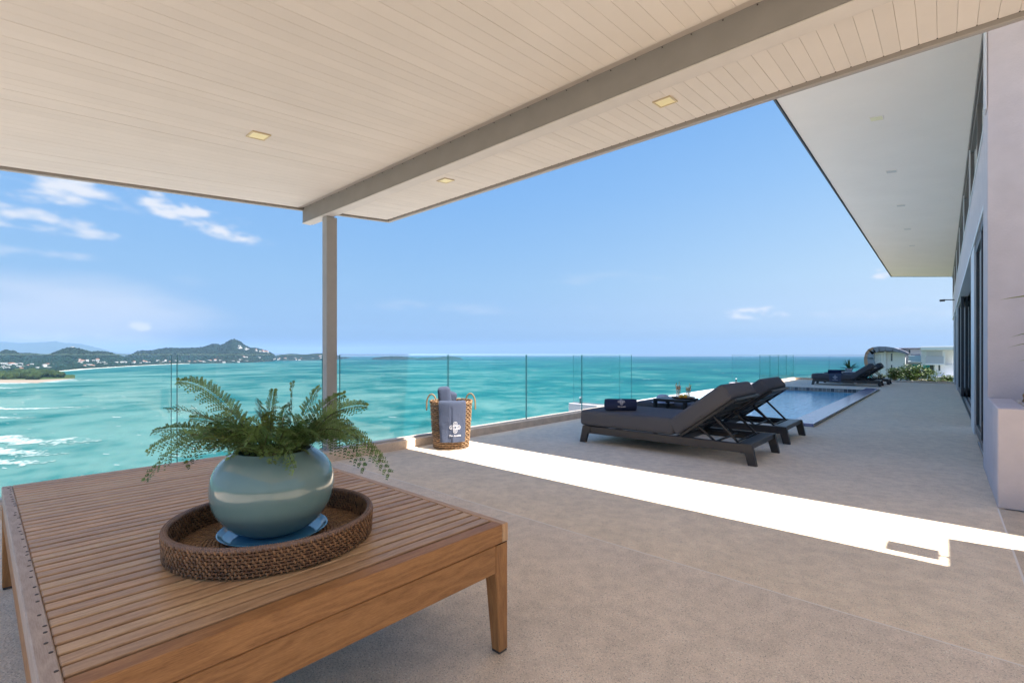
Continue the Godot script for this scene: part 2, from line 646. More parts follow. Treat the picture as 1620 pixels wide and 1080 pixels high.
	M.villa_copper = mat(lin(0.42, 0.22, 0.14), 0.6)
	M.villa_window = mat(lin(0.04, 0.06, 0.08), 0.12, 0, 0.7)
	M.villa_shade = mat(lin(0.5, 0.5, 0.54), 0.8)  # greyer copy of the villa white, shade put into the colour
	M.villa_teal = mat(lin(0.02, 0.42, 0.42), 0.4)
	M.villa_balustrade = mat(lin(0.42, 0.55, 0.62), 0.2)
	M.tower_white = mat(lin(0.50, 0.50, 0.50), 0.8)
	M.roof_red = mat(lin(0.36, 0.16, 0.10), 0.8)
	M.inside_wall = mat(lin(0.5, 0.47, 0.44), 0.8)
	M.inside_floor = mat(lin(0.4, 0.36, 0.32), 0.35)
	M.teal_glass = mat(lin(0.20, 0.33, 0.33), 0.12, 0, 0.6)

# ------------------------------------------------------------------ sky
const EXPO := 3.1
const SUN_E := 1.4

func sky_image() -> Image:
	var w := 2560
	var h := 1280
	# the haze that is built in front of it pales the lowest degrees further
	var stops := [[-90, 120, 140, 150], [-2, 133, 169, 190], [0, 133, 169, 190], [1.5, 135, 171, 196], [3, 152, 190, 225], [5, 156, 196, 235], [8, 153, 197, 238], [12, 144, 192, 240], [18, 131, 184, 241], [26, 116, 173, 238], [40, 101, 157, 231], [65, 84, 139, 221], [90, 75, 129, 212]]
	var out := PackedFloat32Array()
	var glow := PackedFloat32Array()
	for x in w:
		var off := absf(wrapf((x + 0.5) / w * 360.0 - 83.0, -180.0, 180.0))
		glow.append(smoothstep(140.0, 50.0, off))
	for y in h:
		var el := 90.0 - 180.0 * (y + 0.5) / h
		var k := 0
		while k < stops.size() - 2 and el > stops[k + 1][0]:
			k += 1
		var a: Array = stops[k]
		var b: Array = stops[k + 1]
		var t := clampf((el - a[0]) / (b[0] - a[0]), 0, 1)
		var c := Color8(int(a[1]), int(a[2]), int(a[3])).srgb_to_linear().lerp(Color8(int(b[1]), int(b[2]), int(b[3])).srgb_to_linear(), t)
		# paler air round the side of the sun, low down
		var low := clampf(1.0 - el / 45.0, 0.0, 1.0) if el > 0.0 else 1.0
		var full := PackedFloat32Array()
		for x in w:
			var g: float = glow[x] * low
			full.append(c.r * (1.0 + 1.25 * g)); full.append(c.g * (1.0 + 0.58 * g)); full.append(c.b * (1.0 + 0.15 * g))
		out.append_array(full)
	# clouds: [azimuth, height, half width, half height, thickness, grain, rise to the right]
	var beds := [
		[-86.5, 14.2, 6.5, 1.45, 0.95, 1.0, -0.02], [-88, 11.3, 4.8, 1.05, 0.9, 1.0, 0.0], [-83, 11.0, 2.4, 0.6, 0.75, 1.3, 0.0], [-75.2, 13.6, 5.4, 1.2, 1.15, 1.1, -0.24], [-80, 18.5, 12, 2.4, 0.8, 1.0, -0.1], [-88, 8.6, 5, 0.6, 0.35, 1.0, 0.0],
		[-79.6, 2.75, 1.0, 0.45, 1.2, 1.6, 0.0], [-85, 1.7, 6, 0.6, 0.55, 0.7, 0.0], [-87, 4.5, 17, 5.0, 0.55, 0.12, 0.0], [-14.8, 4.4, 2.9, 0.62, 1.05, 1.7, 0.0], [-4.2, 7.6, 1.0, 0.5, 0.95, 1.8, 0.0], [-30, 9.0, 13, 0.7, 0.16, 0.5, 0.0],
		[-50, 5.5, 15, 0.8, 0.2, 0.5, 0.0], [-2, 4, 9, 0.6, 0.25, 0.7, 0.0],
		[30, 14, 14, 2.4, 0.8, 1.0, 0.1], [75, 9, 9, 1.5, 0.8, 1.2, 0.0], [120, 18, 16, 3.0, 0.8, 1.0, -0.1], [165, 11, 12, 2.0, 0.8, 1.0, 0.0], [-150, 16, 15, 2.6, 0.8, 1.0, 0.1], [-118, 10, 9, 1.6, 0.75, 1.2, 0.0], [50, 34, 14, 3, 0.5, 0.8, 0.1], [-130, 36, 16, 3, 0.5, 0.8, 0.1],
	]
	var f := noise(1.0, 5, 17)
	var f2 := noise(1.0, 3, 23)
	for bed in beds:
		var x0 := int(floor((bed[0] - bed[2] * 1.6) / 360.0 * w))
		var x1 := int(floor((bed[0] + bed[2] * 1.6) / 360.0 * w))
		var y0 := int((90.0 - bed[1] - bed[3] * 3.0) / 180.0 * h)
		var y1 := int((90.0 - bed[1] + bed[3] * 3.0) / 180.0 * h)
		for y in range(y0, y1):
			var el := 90.0 - 180.0 * (y + 0.5) / h
			if el < 0.3:
				continue
			for xx in range(x0, x1):
				var x := posmod(xx, w)
				var az := (xx + 0.5) / w * 360.0
				var dx: float = (az - bed[0]) / bed[2]
				var dy: float = (el - bed[1] - dx * bed[2] * bed[6]) / bed[3]
				var q := 1.0 - dx * dx * 0.7 - dy * dy * 0.55
				if q <= -0.4:
					continue
				var g: float = bed[5]
				var n1 := f.get_noise_2d(az * 0.16 * g, el * 0.5 * g + bed[0])
				var n2 := f2.get_noise_2d(az * 0.55 * g, el * 1.5 * g)
				var d := clampf((q * 0.55 - 0.12 + n1 * 0.95 + n2 * 0.22) * 1.35, 0.0, 1.0) * clampf(q + 0.4, 0.0, 1.0)
				d = d * d * (3.0 - 2.0 * d) * bed[4]
				if d > 0.003:
					d = minf(d, 0.95)
					var i := (y * w + x) * 3
					out[i] = lerpf(out[i], 0.87, d)
					out[i + 1] = lerpf(out[i + 1], 0.90, d)
					out[i + 2] = lerpf(out[i + 2], 0.96, d)
	return Image.create_from_data(w, h, false, Image.FORMAT_RGBF, out.to_byte_array())

func _ready() -> void:
	# ---- camera
	var cam := Camera3D.new()
	cam.name = "camera"
	cam.position = EYE
	cam.rotation.y = YAW
	cam.near = 0.05
	cam.far = 250000.0
	cam.keep_aspect = Camera3D.KEEP_HEIGHT
	cam.set_frustum(2.0 * 0.05 * 540.0 / FL, Vector2(0, 0.05 * 21.0 / FL), 0.05, 250000.0)
	add_child(cam)
	cam.current = true
	# ---- sky
	var env := Environment.new()
	env.background_mode = Environment.BG_SKY
	var pano := PanoramaSkyMaterial.new()
	pano.panorama = ImageTexture.create_from_image(sky_image())
	pano.energy_multiplier = 1.0 / EXPO
	var sky := Sky.new()
	sky.sky_material = pano
	env.sky = sky
	env.tonemap_mode = Environment.TONE_MAPPER_LINEAR
	env.tonemap_exposure = EXPO
	env.sdfgi_enabled = true
	env.ssao_enabled = true
	env.ssil_enabled = true
	env.fog_enabled = true
	env.fog_density = 0.000024
	env.fog_light_color = Color(0.66, 0.81, 1.0)
	var we := WorldEnvironment.new()
	we.name = "environment"
	we.environment = env
	add_child(we)
	# ---- sun: over the roof of the house, a little beyond the lens
	var sun := DirectionalLight3D.new()
	sun.name = "sun"
	sun.light_energy = SUN_E
	sun.light_color = Color(1.0, 0.975, 0.94)
	sun.light_angular_distance = 0.5
	sun.shadow_enabled = true
	add_child(sun)
	sun.look_at_from_position(Vector3.ZERO, -Vector3(0.62, 1.0, -0.07))
	materials()
	# ---- setting
	terrace()
	pool()
	pavilion()
	house()
	railing()
	hillside()
	sea()
	coast()
	villas()
	# ---- things
	table()
	tray_and_pot()
	fern()
	basket()
	loungers()
	small_things()

# ------------------------------------------------------------------ terrace
const KX := -4.78       # inner face of the kerb

func terrace() -> void:
	var g := 0.004
	var floors := [
		["floor_a", Vector3(KX, -0.3, -2.52 + g), Vector3(0.30 - g, 0, 9.0)],
		["floor_b", Vector3(KX, -0.3, -4.984), Vector3(0.30 - g, 0, -2.52 - g)],
		["floor_b", Vector3(KX, -0.3, -8.66), Vector3(0.333, 0, -4.986)],
		["floor_b", Vector3(-1.49, -0.3, -19.1), Vector3(0.36, 0, -8.664)],
		["floor_b", Vector3(-5.2, -0.3, -25.0), Vector3(0.36, 0, -19.104)],
		["floor_c", Vector3(0.30 + g, -0.3, -4.98), Vector3(9.0, 0, 9.0)],
	]
	for a in floors:
		struct("terrace_floor", span(a[1], a[2], 0.002), M[a[0]])
	struct("floor_joint", span(Vector3(KX, -0.2, -2.53), Vector3(0.29, -0.0006, -2.51), 0.0005), M.grout)
	struct("floor_joint", span(Vector3(0.293, -0.2, -4.98), Vector3(0.307, -0.001, 9.0), 0.0005), M.grout)
	struct("retaining_wall", span(Vector3(-5.05, -7.0, -8.6), Vector3(9.0, -0.302, 9.0), 0.01), M.white_wall)
	struct("retaining_wall", span(Vector3(-5.25, -7.0, -25.2), Vector3(9.0, -1.6, -8.6), 0.01), M.white_wall)
	struct("added_bounce_terrace", span(Vector3(-16.0, -9.5, -32.0), Vector3(-6.14, -2.4, 9.0), 0.02), M.bounce_paving)  # added out of view, to bounce sun up onto soffit and ceiling
	struct("added_bounce_terrace", span(Vector3(-6.14, -9.5, -8.66), Vector3(-5.06, -2.404, 9.0), 0.02), M.bounce_paving)
	struct("kerb", span(Vector3(-5.02, -0.3, -9.3), Vector3(KX, 0.10, 9.0), 0.006), M.kerb)
	struct("kerb", span(Vector3(-5.22, -0.3, -25.2), Vector3(-5.0, 0.08, -19.12), 0.006), M.kerb)
	struct("kerb", span(Vector3(-5.0, -0.3, -25.2), Vector3(0.36, 0.07, -25.0), 0.006), M.kerb)

func pool() -> void:
	var y := -0.12
	struct("pool_basin", span(Vector3(-5.2, -1.5, -19.1), Vector3(-1.5, -1.15, -8.66), 0.002), M.basin)
	var sides := [[Vector3(-1.83, -1.15, -19.1), Vector3(-1.5, 0.0, -8.66)], [Vector3(-5.2, -1.15, -8.9), Vector3(-1.83, 0.0, -8.66)]]
	for s in sides:
		struct("pool_side", span(s[0], s[1], 0.002), M.basin)
	struct("pool_side", span(Vector3(-5.2, -1.15, -19.2), Vector3(-1.83, -0.302, -19.0), 0.002), M.basin)
	struct("pool_coping", span(Vector3(-1.83, 0.002, -19.05), Vector3(-1.492, 0.05, -8.66), 0.004), M.coping)
	struct("pool_coping", span(Vector3(-4.76, 0.002, -8.92), Vector3(-1.832, 0.05, -8.66), 0.004), M.coping_face)
	struct("pool_coping_edge", span(Vector3(-1.49, 0.001, -19.05), Vector3(-1.482, 0.044, -8.66), 0.001), M.coping_face)
	# the spill edge on the sea side and its outer ledge
	struct("pool_edge", span(Vector3(-5.40, -1.5, -19.1), Vector3(-5.2, 0.045, -8.66), 0.01), M.weir)
	struct("pool_outer_wall", span(Vector3(-6.12, -3.5, -8.95), Vector3(-5.03, 0.06, -8.68), 0.006), M.render)
	struct("pool_outer_wall", span(Vector3(-6.12, -3.5, -19.9), Vector3(-5.24, 0.05, -19.3), 0.006), M.render)
	struct("pool_outer_wall", span(Vector3(-6.1, -3.5, -19.3), Vector3(-5.41, -0.7, -8.95), 0.006), M.render)
	var wm := MB.new()
	wm.box(Vector3(-3.515, y - 0.01, -13.95), Vector3(3.37, 0.02, 10.06))
	struct("pool_water", wm.mesh(), M.pool_water)
	# mosaic band under the far deck: square tiles, one by one
	var wall := struct("pool_far_wall", span(Vector3(-5.2, -0.30, -19.1), Vector3(-1.83, -0.004, -19.01), 0.001), M.tile_grout)
	var tile := bx(Vector3(0.104, 0.105, 0.012), 0.003)
	var k := 0
	var x := -1.9
	rng.seed = 4
	while x > -5.15:
		obj("tile", tile, M.mosaic[rng.randi() % 4], wall, Vector3(x, -0.0585, -19.006))
		x -= 0.118
		k += 1
	struct("deck_nosing", span(Vector3(-5.2, -0.003, -19.13), Vector3(-1.84, 0.006, -18.97), 0.002), M.kerb)

# ------------------------------------------------------------------ pavilion
func roof_y(z: float) -> float:        # underside of the sloping ceiling
	return 2.772 + 0.0886 * (-z - 2.47)

func pavilion() -> void:
	var p := thing("pavilion", "open pavilion with a boarded pale ceiling, grey beam and square post over the wooden table", "pavilion")
	var xl := -5.42
	var xr := 2.35
	var zf := -3.60
	var zb := 1.4  # right and back edges, out of view, placed to let sun bounce in
	var s := atan(0.0886)
	var tilt := Basis(Vector3.RIGHT, s)       # -Z end rises
	# boards: front run and back run, on either side of the beam
	var wide := 0.0785 * 1.0
	var runs := [[-2.64, zf + 0.05], [zb, -2.40]]
	var meshes := []
	for r in runs:
		meshes.append(bx(Vector3(wide - 0.0011, 0.014, absf(r[1] - r[0]) / cos(s)), 0.0009))
	rng.seed = 11
	var n := int((xr - xl - 0.1) / wide)
	for i in n:
		var x := xl + 0.06 + wide * (i + 0.5)
		for r in 2:
			if r == 1 and i > 78 and false:
				continue
			var zc: float = (runs[r][0] + runs[r][1]) / 2.0
			obj("ceiling_board", meshes[r], M.board[rng.randi() % 4], p, Vector3(x, roof_y(zc) + 0.007 + rng.randf_range(-0.0006, 0.0006), zc), tilt)
	# the slab above the boards, seen in the grooves
	var zc2 := (zf + zb) / 2.0
	var len2 := (zb - zf) / cos(s)
	obj("roof_slab", bx(Vector3(xr - xl, 0.19, len2), 0.01), M.groove, p, Vector3((xl + xr) / 2, roof_y(zc2) + 0.11, zc2), tilt)
	# edge trims
	obj("edge_trim", bx(Vector3(xr - xl + 0.02, 0.23, 0.05), 0.004), M.trim, p, Vector3((xl + xr) / 2, roof_y(zf) + 0.1, zf - 0.005), tilt)
	obj("edge_trim", bx(Vector3(0.05, 0.23, len2 + 0.06), 0.004), M.trim, p, Vector3(xl - 0.0, roof_y(zc2) + 0.099, zc2), tilt)
	obj("edge_trim", bx(Vector3(0.05, 0.23, len2 + 0.06), 0.004), M.trim, p, Vector3(xr, roof_y(zc2) + 0.099, zc2), tilt)
	obj("edge_trim", bx(Vector3(xr - xl + 0.02, 0.23, 0.05), 0.004), M.trim, p, Vector3((xl + xr) / 2, roof_y(zb) + 0.098, zb + 0.005), tilt)
	# cover strips beside the beam and nail heads
	obj("cover_strip", bx(Vector3(xr - xl - 0.1, 0.018, 0.06), 0.003), M.flange, p, Vector3((xl + xr) / 2 + 0.03, roof_y(-2.645) - 0.006, -2.645), tilt)
	var nail := SphereMesh.new()
	nail.radius = 0.004
	nail.height = 0.008
	nail.radial_segments = 8
	nail.rings = 4
	var at := []
	for i in n:
		var x := xl + 0.06 + wide * i
		at.append(Transform3D(Basis.IDENTITY, Vector3(x, roof_y(zf + 0.055), zf + 0.055)))
		if i % 2 == 0:
			at.append(Transform3D(Basis.IDENTITY, Vector3(x, roof_y(-2.465) - 0.002, -2.458)))
			at.append(Transform3D(Basis.IDENTITY, Vector3(x + 0.04, roof_y(-2.685) - 0.004, -2.68)))
	multi("nail_heads", nail, M.nail, at, [], p)
	# beam: a channel section with a lower flange
	var yb := 2.617
	var yt := roof_y(-2.47) + 0.02
	obj("beam", span(Vector3(xl + 0.0, yb, -2.565), Vector3(xr, yt, -2.47), 0.006), M.beam, p)
	obj("beam_flange", span(Vector3(xl - 0.002, yb - 0.008, -2.565), Vector3(xr, yb - 0.001, -2.468), 0.002), M.flange, p)
	obj("beam_flange", span(Vector3(xl - 0.003, yb + 0.004, -2.60), Vector3(xr, yb + 0.02, -2.567), 0.003), M.flange, p)
	obj("post", span(Vector3(-5.01, 0.10, -2.62), Vector3(-4.91, yb - 0.009, -2.50), 0.004), M.post, p)
	obj("post", span(Vector3(2.1, 0.0, -2.625), Vector3(2.2, yb - 0.002, -2.505), 0.004), M.post, p)
	obj("post", span(Vector3(-5.0, 0.10, 1.2), Vector3(-4.9, roof_y(1.3) + 0.01, 1.3), 0.004), M.post, p)
	obj("post", span(Vector3(2.1, 0.0, 1.2), Vector3(2.2, roof_y(1.3) + 0.01, 1.3), 0.004), M.post, p)
	obj("base_plate", span(Vector3(-5.015, 0.1, -2.66), Vector3(-4.86, 0.112, -2.47), 0.002), M.post, p)
	# recessed square lights
	var spots := [[Vector3(-3.605, 0, -1.33), "recessed square ceiling light in the large ceiling field nearest the table"],
		[Vector3(-3.62, 0, -3.06), "small recessed ceiling light just beyond the beam near the square post"],
		[Vector3(-1.395, 0, -3.10), "recessed ceiling light beyond the beam, next to the roof edge and far from the post"]]
	for a in spots:
		var c: Vector3 = a[0]
		c.y = roof_y(c.z)
		ceiling_light(c, tilt, 0.105, a[1], M.lamp_lens, "recessed lights in the boarded ceiling")

func ceiling_light(c: Vector3, b: Basis, w: float, label: String, lens: Material, group: String) -> void:
	var t := thing("ceiling_light", label, "ceiling light", c, 0, group)
	t.basis = b
	var mb := MB.new()
	for s in [-1.0, 1.0]:
		mb.chbox(Vector3(s * (w / 2 + 0.005), -0.002, 0), Vector3(0.01, 0.012, w + 0.02), 0.001)
		mb.chbox(Vector3(0, -0.002, s * (w / 2 + 0.005)), Vector3(w, 0.012, 0.01), 0.001)
	obj("frame", mb.mesh(), M.lamp_frame if lens == M.lamp_lens else M.soffit, t)
	obj("lens", bx(Vector3(w, 0.008, w), 0.001), lens, t, Vector3(0, -0.001, 0))

# ------------------------------------------------------------------ house
func soffit_y(x: float) -> float:
	return 4.6 - (x - 0.33) * 0.108

func house() -> void:
	var h := thing("house", "long modern house with a wide flat eave, dark sliding doors and clerestory windows", "house")
	var zn := -4.62
	var zf := -29.0
	var xe := -1.8
	var xr := 9.0
	var th := atan(0.108)
	var b := Basis(Vector3.BACK, -th)
	var w := (xr - xe) / cos(th)
	obj("soffit", bx(Vector3(w, 0.03, zn - zf), 0.004), M.soffit, h, Vector3((xe + xr) / 2, soffit_y((xe + xr) / 2) + 0.015, (zn + zf) / 2), b)
	obj("roof", bx(Vector3(w, 0.16, zn - zf), 0.004), M.white_wall, h, Vector3((xe + xr) / 2, soffit_y((xe + xr) / 2) + 0.115, (zn + zf) / 2), b)
	obj("eave_edge", bx(Vector3(0.03, 0.2, zn - zf + 0.06), 0.003), M.eave_edge, h, Vector3(xe - 0.012, soffit_y(xe) + 0.085, (zn + zf) / 2), b)
	obj("eave_edge", bx(Vector3(w, 0.2, 0.03), 0.003), M.eave_edge, h, Vector3((xe + xr) / 2, soffit_y((xe + xr) / 2) + 0.084, zf - 0.016), b)
	# end block behind the planter
	obj("end_wall", span(Vector3(0.302, 0.0, -6.73), Vector3(5.0, 4.7, -6.13), 0.006), M.render, h)
	obj("corner_trim", span(Vector3(0.285, 3.35, -6.28), Vector3(0.299, 4.62, -6.12), 0.002), M.pale_metal, h)
	# wall band between doors and clerestory
	obj("wall_band", span(Vector3(0.33, 2.72, -29.0), Vector3(0.55, 3.50, -6.75), 0.004), M.render, h)
	obj("sill_trim", span(Vector3(0.318, 3.502, -29.0), Vector3(0.52, 3.54, -6.75), 0.003), M.pale_metal, h)
	obj("head_trim", span(Vector3(0.32, 2.66, -29.0), Vector3(0.50, 2.718, -6.75), 0.003), M.pale_metal, h)
	obj("top_trim", span(Vector3(0.318, 4.50, -29.0), Vector3(0.50, 4.62, -6.75), 0.003), M.mid_frame, h)
	# clerestory windows
	var wz := -6.76
	var lens := [4.2, 3.0, 3.4, 3.6, 3.8, 3.8]
	for i in lens.size():
		var l: float = lens[i]
		window(h, Vector3(0.34, 3.542, wz - l), Vector3(0.40, 4.498, wz), 0.07, M.mid_frame, 2)
		obj("mullion", span(Vector3(0.325, 3.541, wz - l - 0.06), Vector3(0.47, 4.499, wz - l - 0.002), 0.003), M.pale_metal, h)
		wz -= l + 0.06
	# sliding doors on the terrace
	window(h, Vector3(0.335, 0.03, -7.95), Vector3(0.385, 2.658, -6.75), 0.085, M.dark_frame, 1)
	window(h, Vector3(0.345, 0.03, -9.38), Vector3(0.395, 2.658, -7.97), 0.12, M.dark_frame, 1)
	obj("jamb", span(Vector3(0.328, 0.0, -10.35), Vector3(0.50, 2.659, -9.40), 0.004), M.pale_metal, h)
	for i in 4:       # stacked leaves beside the opening
		window(h, Vector3(0.36 + 0.085 * i, 0.03, -20.3 - 0.12 * i), Vector3(0.42 + 0.085 * i, 2.658, -17.4 - 0.10 * i), 0.1, M.dark_frame, 1)
	for i in 5:
		obj("track", span(Vector3(0.36 + 0.08 * i, 0.001, -20.3), Vector3(0.39 + 0.08 * i, 0.022, -10.36), 0.002), M.dark_frame, h)
	obj("threshold", span(Vector3(0.34, -0.2, -29.0), Vector3(0.80, -0.003, -6.75), 0.002), M.pale_metal, h)
	obj("jamb", span(Vector3(0.325, 0.0, -21.3), Vector3(0.52, 2.659, -20.9), 0.004), M.pale_metal, h)
	window(h, Vector3(0.36, 0.03, -24.7), Vector3(0.42, 2.658, -21.32), 0.09, M.dark_frame, 2)
	obj("jamb", span(Vector3(0.325, 0.0, -25.2), Vector3(0.52, 2.659, -24.8), 0.004), M.pale_metal, h)
	window(h, Vector3(0.36, 0.03, -28.9), Vector3(0.42, 2.658, -25.22), 0.09, M.dark_frame, 2)
	obj("parked_pane", span(Vector3(0.86, 0.03, -19.5), Vector3(0.89, 2.64, -11.6), 0.003), M.teal_glass, h)
	# room behind
	obj("room_floor", span(Vector3(0.81, -0.25, -29.0), Vector3(7.0, 0.0, -6.75), 0.002), M.inside_floor, h)
	obj("back_wall", span(Vector3(6.8, 0.0, -29.0), Vector3(7.0, 4.2, -6.75), 0.002), M.inside_wall, h)
	obj("far_wall", span(Vector3(0.36, 0.0, -29.2), Vector3(7.0, 4.2, -29.0), 0.002), M.white_wall, h)
	obj("room_ceiling", span(Vector3(0.56, 2.72, -29.0), Vector3(6.8, 2.9, -6.75), 0.002), M.soffit, h)
	# soffit downlights
	for i in 5:
		var z: float = [-9.15, -12.0, -14.9, -17.8, -20.6][i]
		var lb: String = ["pale square downlight nearest the lens in the smooth house eave", "second faint downlight from the near end of the house eave", "third faint downlight along the house eave, midway out", "fourth faint downlight along the house eave", "fifth and farthest faint downlight in the house eave"][i]
		ceiling_light(Vector3(-0.75, soffit_y(-0.75), z), b, 0.15, lb, M.lamp_lens_pale if i == 0 else M.lamp_lens_grey, "downlights in the house eave")
	# small lamp on an arm at the far corner
	var l := thing("wall_lamp", "small dark wall lamp on a short arm high on the far corner of the house", "wall lamp", Vector3(0.33, 3.18, -24.5))
	obj("arm", bar(Vector3(0.0, 0, 0), Vector3(-0.28, 0.02, 0), 0.035, 0.035), M.dark_frame, l)
	obj("lamp_head", bx(Vector3(0.16, 0.07, 0.14), 0.01), M.dark_frame, l, Vector3(-0.34, 0.0, 0))
	# planter before the end wall
	var p := thing("planter", "low rendered planter box beside the doors, pinkish grey, filled with white pebbles", "planter", Vector3(0.30, 0, -4.99))
	obj("wall", span(Vector3(0.0, 0.0, -1.12), Vector3(0.16, 0.73, 0.0), 0.006), M.render, p)
	obj("wall", span(Vector3(0.162, 0.0, -0.16), Vector3(4.0, 0.729, -0.001), 0.006), M.render, p)
	obj("ledge", span(Vector3(0.162, 0.0, -1.13), Vector3(4.0, 0.70, -0.162), 0.004), M.render, p)
	rng.seed = 8
	var pm := SphereMesh.new()
	pm.radius = 0.5
	pm.height = 1.0
	pm.radial_segments = 8
	pm.rings = 5
	var at := []
	var cs := []
	for i in 900:
		var q := Vector3(rng.randf_range(0.17, 1.6), 0.70 + rng.randf_range(0.003, 0.02), rng.randf_range(-1.1, -0.17))
		if q.x - 0.17 < (-0.25 - q.z) * 0.25 and rng.randf() < 0.9:
			continue
		var sz := rng.randf_range(0.022, 0.045)
		at.append(Transform3D(Basis.from_euler(Vector3(rng.randf(), rng.randf() * TAU, rng.randf())).scaled(Vector3(sz, sz * 0.6, sz * 0.8)), q))
		var k := rng.randf_range(0.6, 0.85)
		cs.append(Color(k, k * 0.97, k * 0.92))
	multi("pebbles", pm, M.pebble_white, at, cs, p)
	# the rock and the plant in it
	var rk := MB.new()
	var rows := []
	var nz := noise(2.2, 4, 6)
	for i in 17:
		var row := PackedVector3Array()
		for k in 25:
			var a := -TAU * (k % 24) / 24.0
			var e := -PI / 2 + PI * i / 16.0
			var d := Vector3(cos(e) * cos(a), sin(e), cos(e) * sin(a))
			var r := 1.0 + nz.get_noise_3dv(d * 0.55) * 0.55 + nz.get_noise_3dv(d * 2.0) * 0.18
			row.append(Vector3(d.x * 0.115, d.y * 0.095, d.z * 0.1) * r)
		rows.append(row)
	rk.grid(rows, 1, 1, true)
	tag(obj("rock", rk.mesh(), M.rock, null, Vector3(0.605, 0.78, -5.46)), "rough golden brown rock sitting on white pebbles in the planter", "rock")
	var pl := thing("planter_shrub", "leafy green shrub in the planter at the right, only its leaf tips in view", "shrub", Vector3(0.90, 0.70, -5.45))
	var st := MB.new()
	st.tube(arc_path([Vector3.ZERO, Vector3(0.03, 0.4, 0.02), Vector3(-0.03, 0.85, 0.0)], 8), 0.022, 0.012, 7)
	obj("stem", st.mesh(), M.bark, pl)
	rng.seed = 31
	for i in 26:
		var yy := rng.randf_range(0.35, 0.9)
		var a := rng.randf() * TAU
		if i < 4:
			a = PI + [0.2, -0.25, 0.05, -0.1][i]
			yy = [0.83, 0.62, 0.54, 0.42][i]
		var le: float = [0.57, 0.53, 0.52, 0.47][i] if i < 4 else rng.randf_range(0.22, 0.36)
		var dir := Vector3(cos(a), 0, sin(a))
		var lf := MB.new()
		lf.use_col = true
		var gcol := Color(0.13, 0.20, 0.02) if i % 3 else Color(0.24, 0.27, 0.03)
		lf.col = gcol
		leaf_strip(lf, Vector3(0, yy, 0), dir, le, 0.045, 0.16 if i == 0 else 0.05, 0.22)
		obj("leaf", lf.mesh(), M.leaf, pl)
	# a pillar with a floodlight by the house, out of the picture to the right: its shadow notches the sunlit strip
	var pi := thing("unseen_pillar", "rendered pillar out of view on the right, its shadow notches the sunlit strip of floor", "pillar", Vector3(1.95, 0, -3.83))
	obj("shaft", bx(Vector3(0.5, 2.72, 0.64), 0.01), M.render, pi, Vector3(0, 1.36, 0))
	var fl := thing("floodlight", "flat floodlight out of view on the pillar arm, casting the small rectangular shadow", "floodlight", Vector3(1.70, 2.42, -3.76))
	obj("arm", bar(Vector3(0, 0, 0), Vector3(-0.26, 0, 0), 0.02, 0.02), M.dark_frame, fl)
	obj("lamp_head", bx(Vector3(0.22, 0.05, 0.17), 0.006), M.dark_frame, fl, Vector3(-0.33, 0.0, 0))

func leaf_strip(mb: MB, at: Vector3, dir: Vector3, l: float, w: float, rise: float, droop: float, fold := 0.25) -> void:
	var rows := []
	var side := dir.cross(Vector3.UP).normalized()
	for i in 9:
		var t := i / 8.0
		var c := at + dir * l * t + Vector3.UP * (rise * t - droop * l * t * t)
		var hw := w * pow(sin(PI * clampf(t * 0.93 + 0.05, 0, 1)), 0.7) * (1.0 - 0.35 * t)
		if i == 8:
			hw = 0.0006
		rows.append(PackedVector3Array([c - side * hw + Vector3.UP * hw * fold, c, c + side * hw + Vector3.UP * hw * fold]))
	mb.grid(rows)

func window(h: Node3D, a: Vector3, b: Vector3, fw: float, fm: Material, panes: int) -> void:
	# a framed glazed leaf lying across x
	var f := obj("window", frame_mesh(a, b, fw), fm, h)
	var l := (b.z - a.z - fw) / panes
	for i in panes:
		if i > 0:
			obj("mullion", span(Vector3(a.x, a.y + fw, a.z + fw / 2 + l * i - fw * 0.35), Vector3(b.x, b.y - fw, a.z + fw / 2 + l * i + fw * 0.35), 0.003), fm, f)
		obj("pane", span(Vector3((a.x + b.x) / 2 - 0.006, a.y + fw * 0.8, a.z + fw * 0.5 + l * i + fw * 0.3), Vector3((a.x + b.x) / 2 + 0.006, b.y - fw * 0.8, a.z + fw * 0.5 + l * (i + 1) - fw * 0.3), 0.001), M.window, f)

func frame_mesh(a: Vector3, b: Vector3, fw: float) -> ArrayMesh:
	var mb := MB.new()
	var c := (a + b) / 2.0
	var s := b - a
	mb.chbox(Vector3(c.x, a.y + fw / 2, c.z), Vector3(s.x, fw, s.z), 0.003)
	mb.chbox(Vector3(c.x, b.y - fw / 2, c.z), Vector3(s.x, fw, s.z), 0.003)
	mb.chbox(Vector3(c.x, c.y, a.z + fw / 2), Vector3(s.x - 0.004, s.y - fw * 2, fw), 0.003)
	mb.chbox(Vector3(c.x, c.y, b.z - fw / 2), Vector3(s.x - 0.004, s.y - fw * 2, fw), 0.003)
	return mb.mesh()

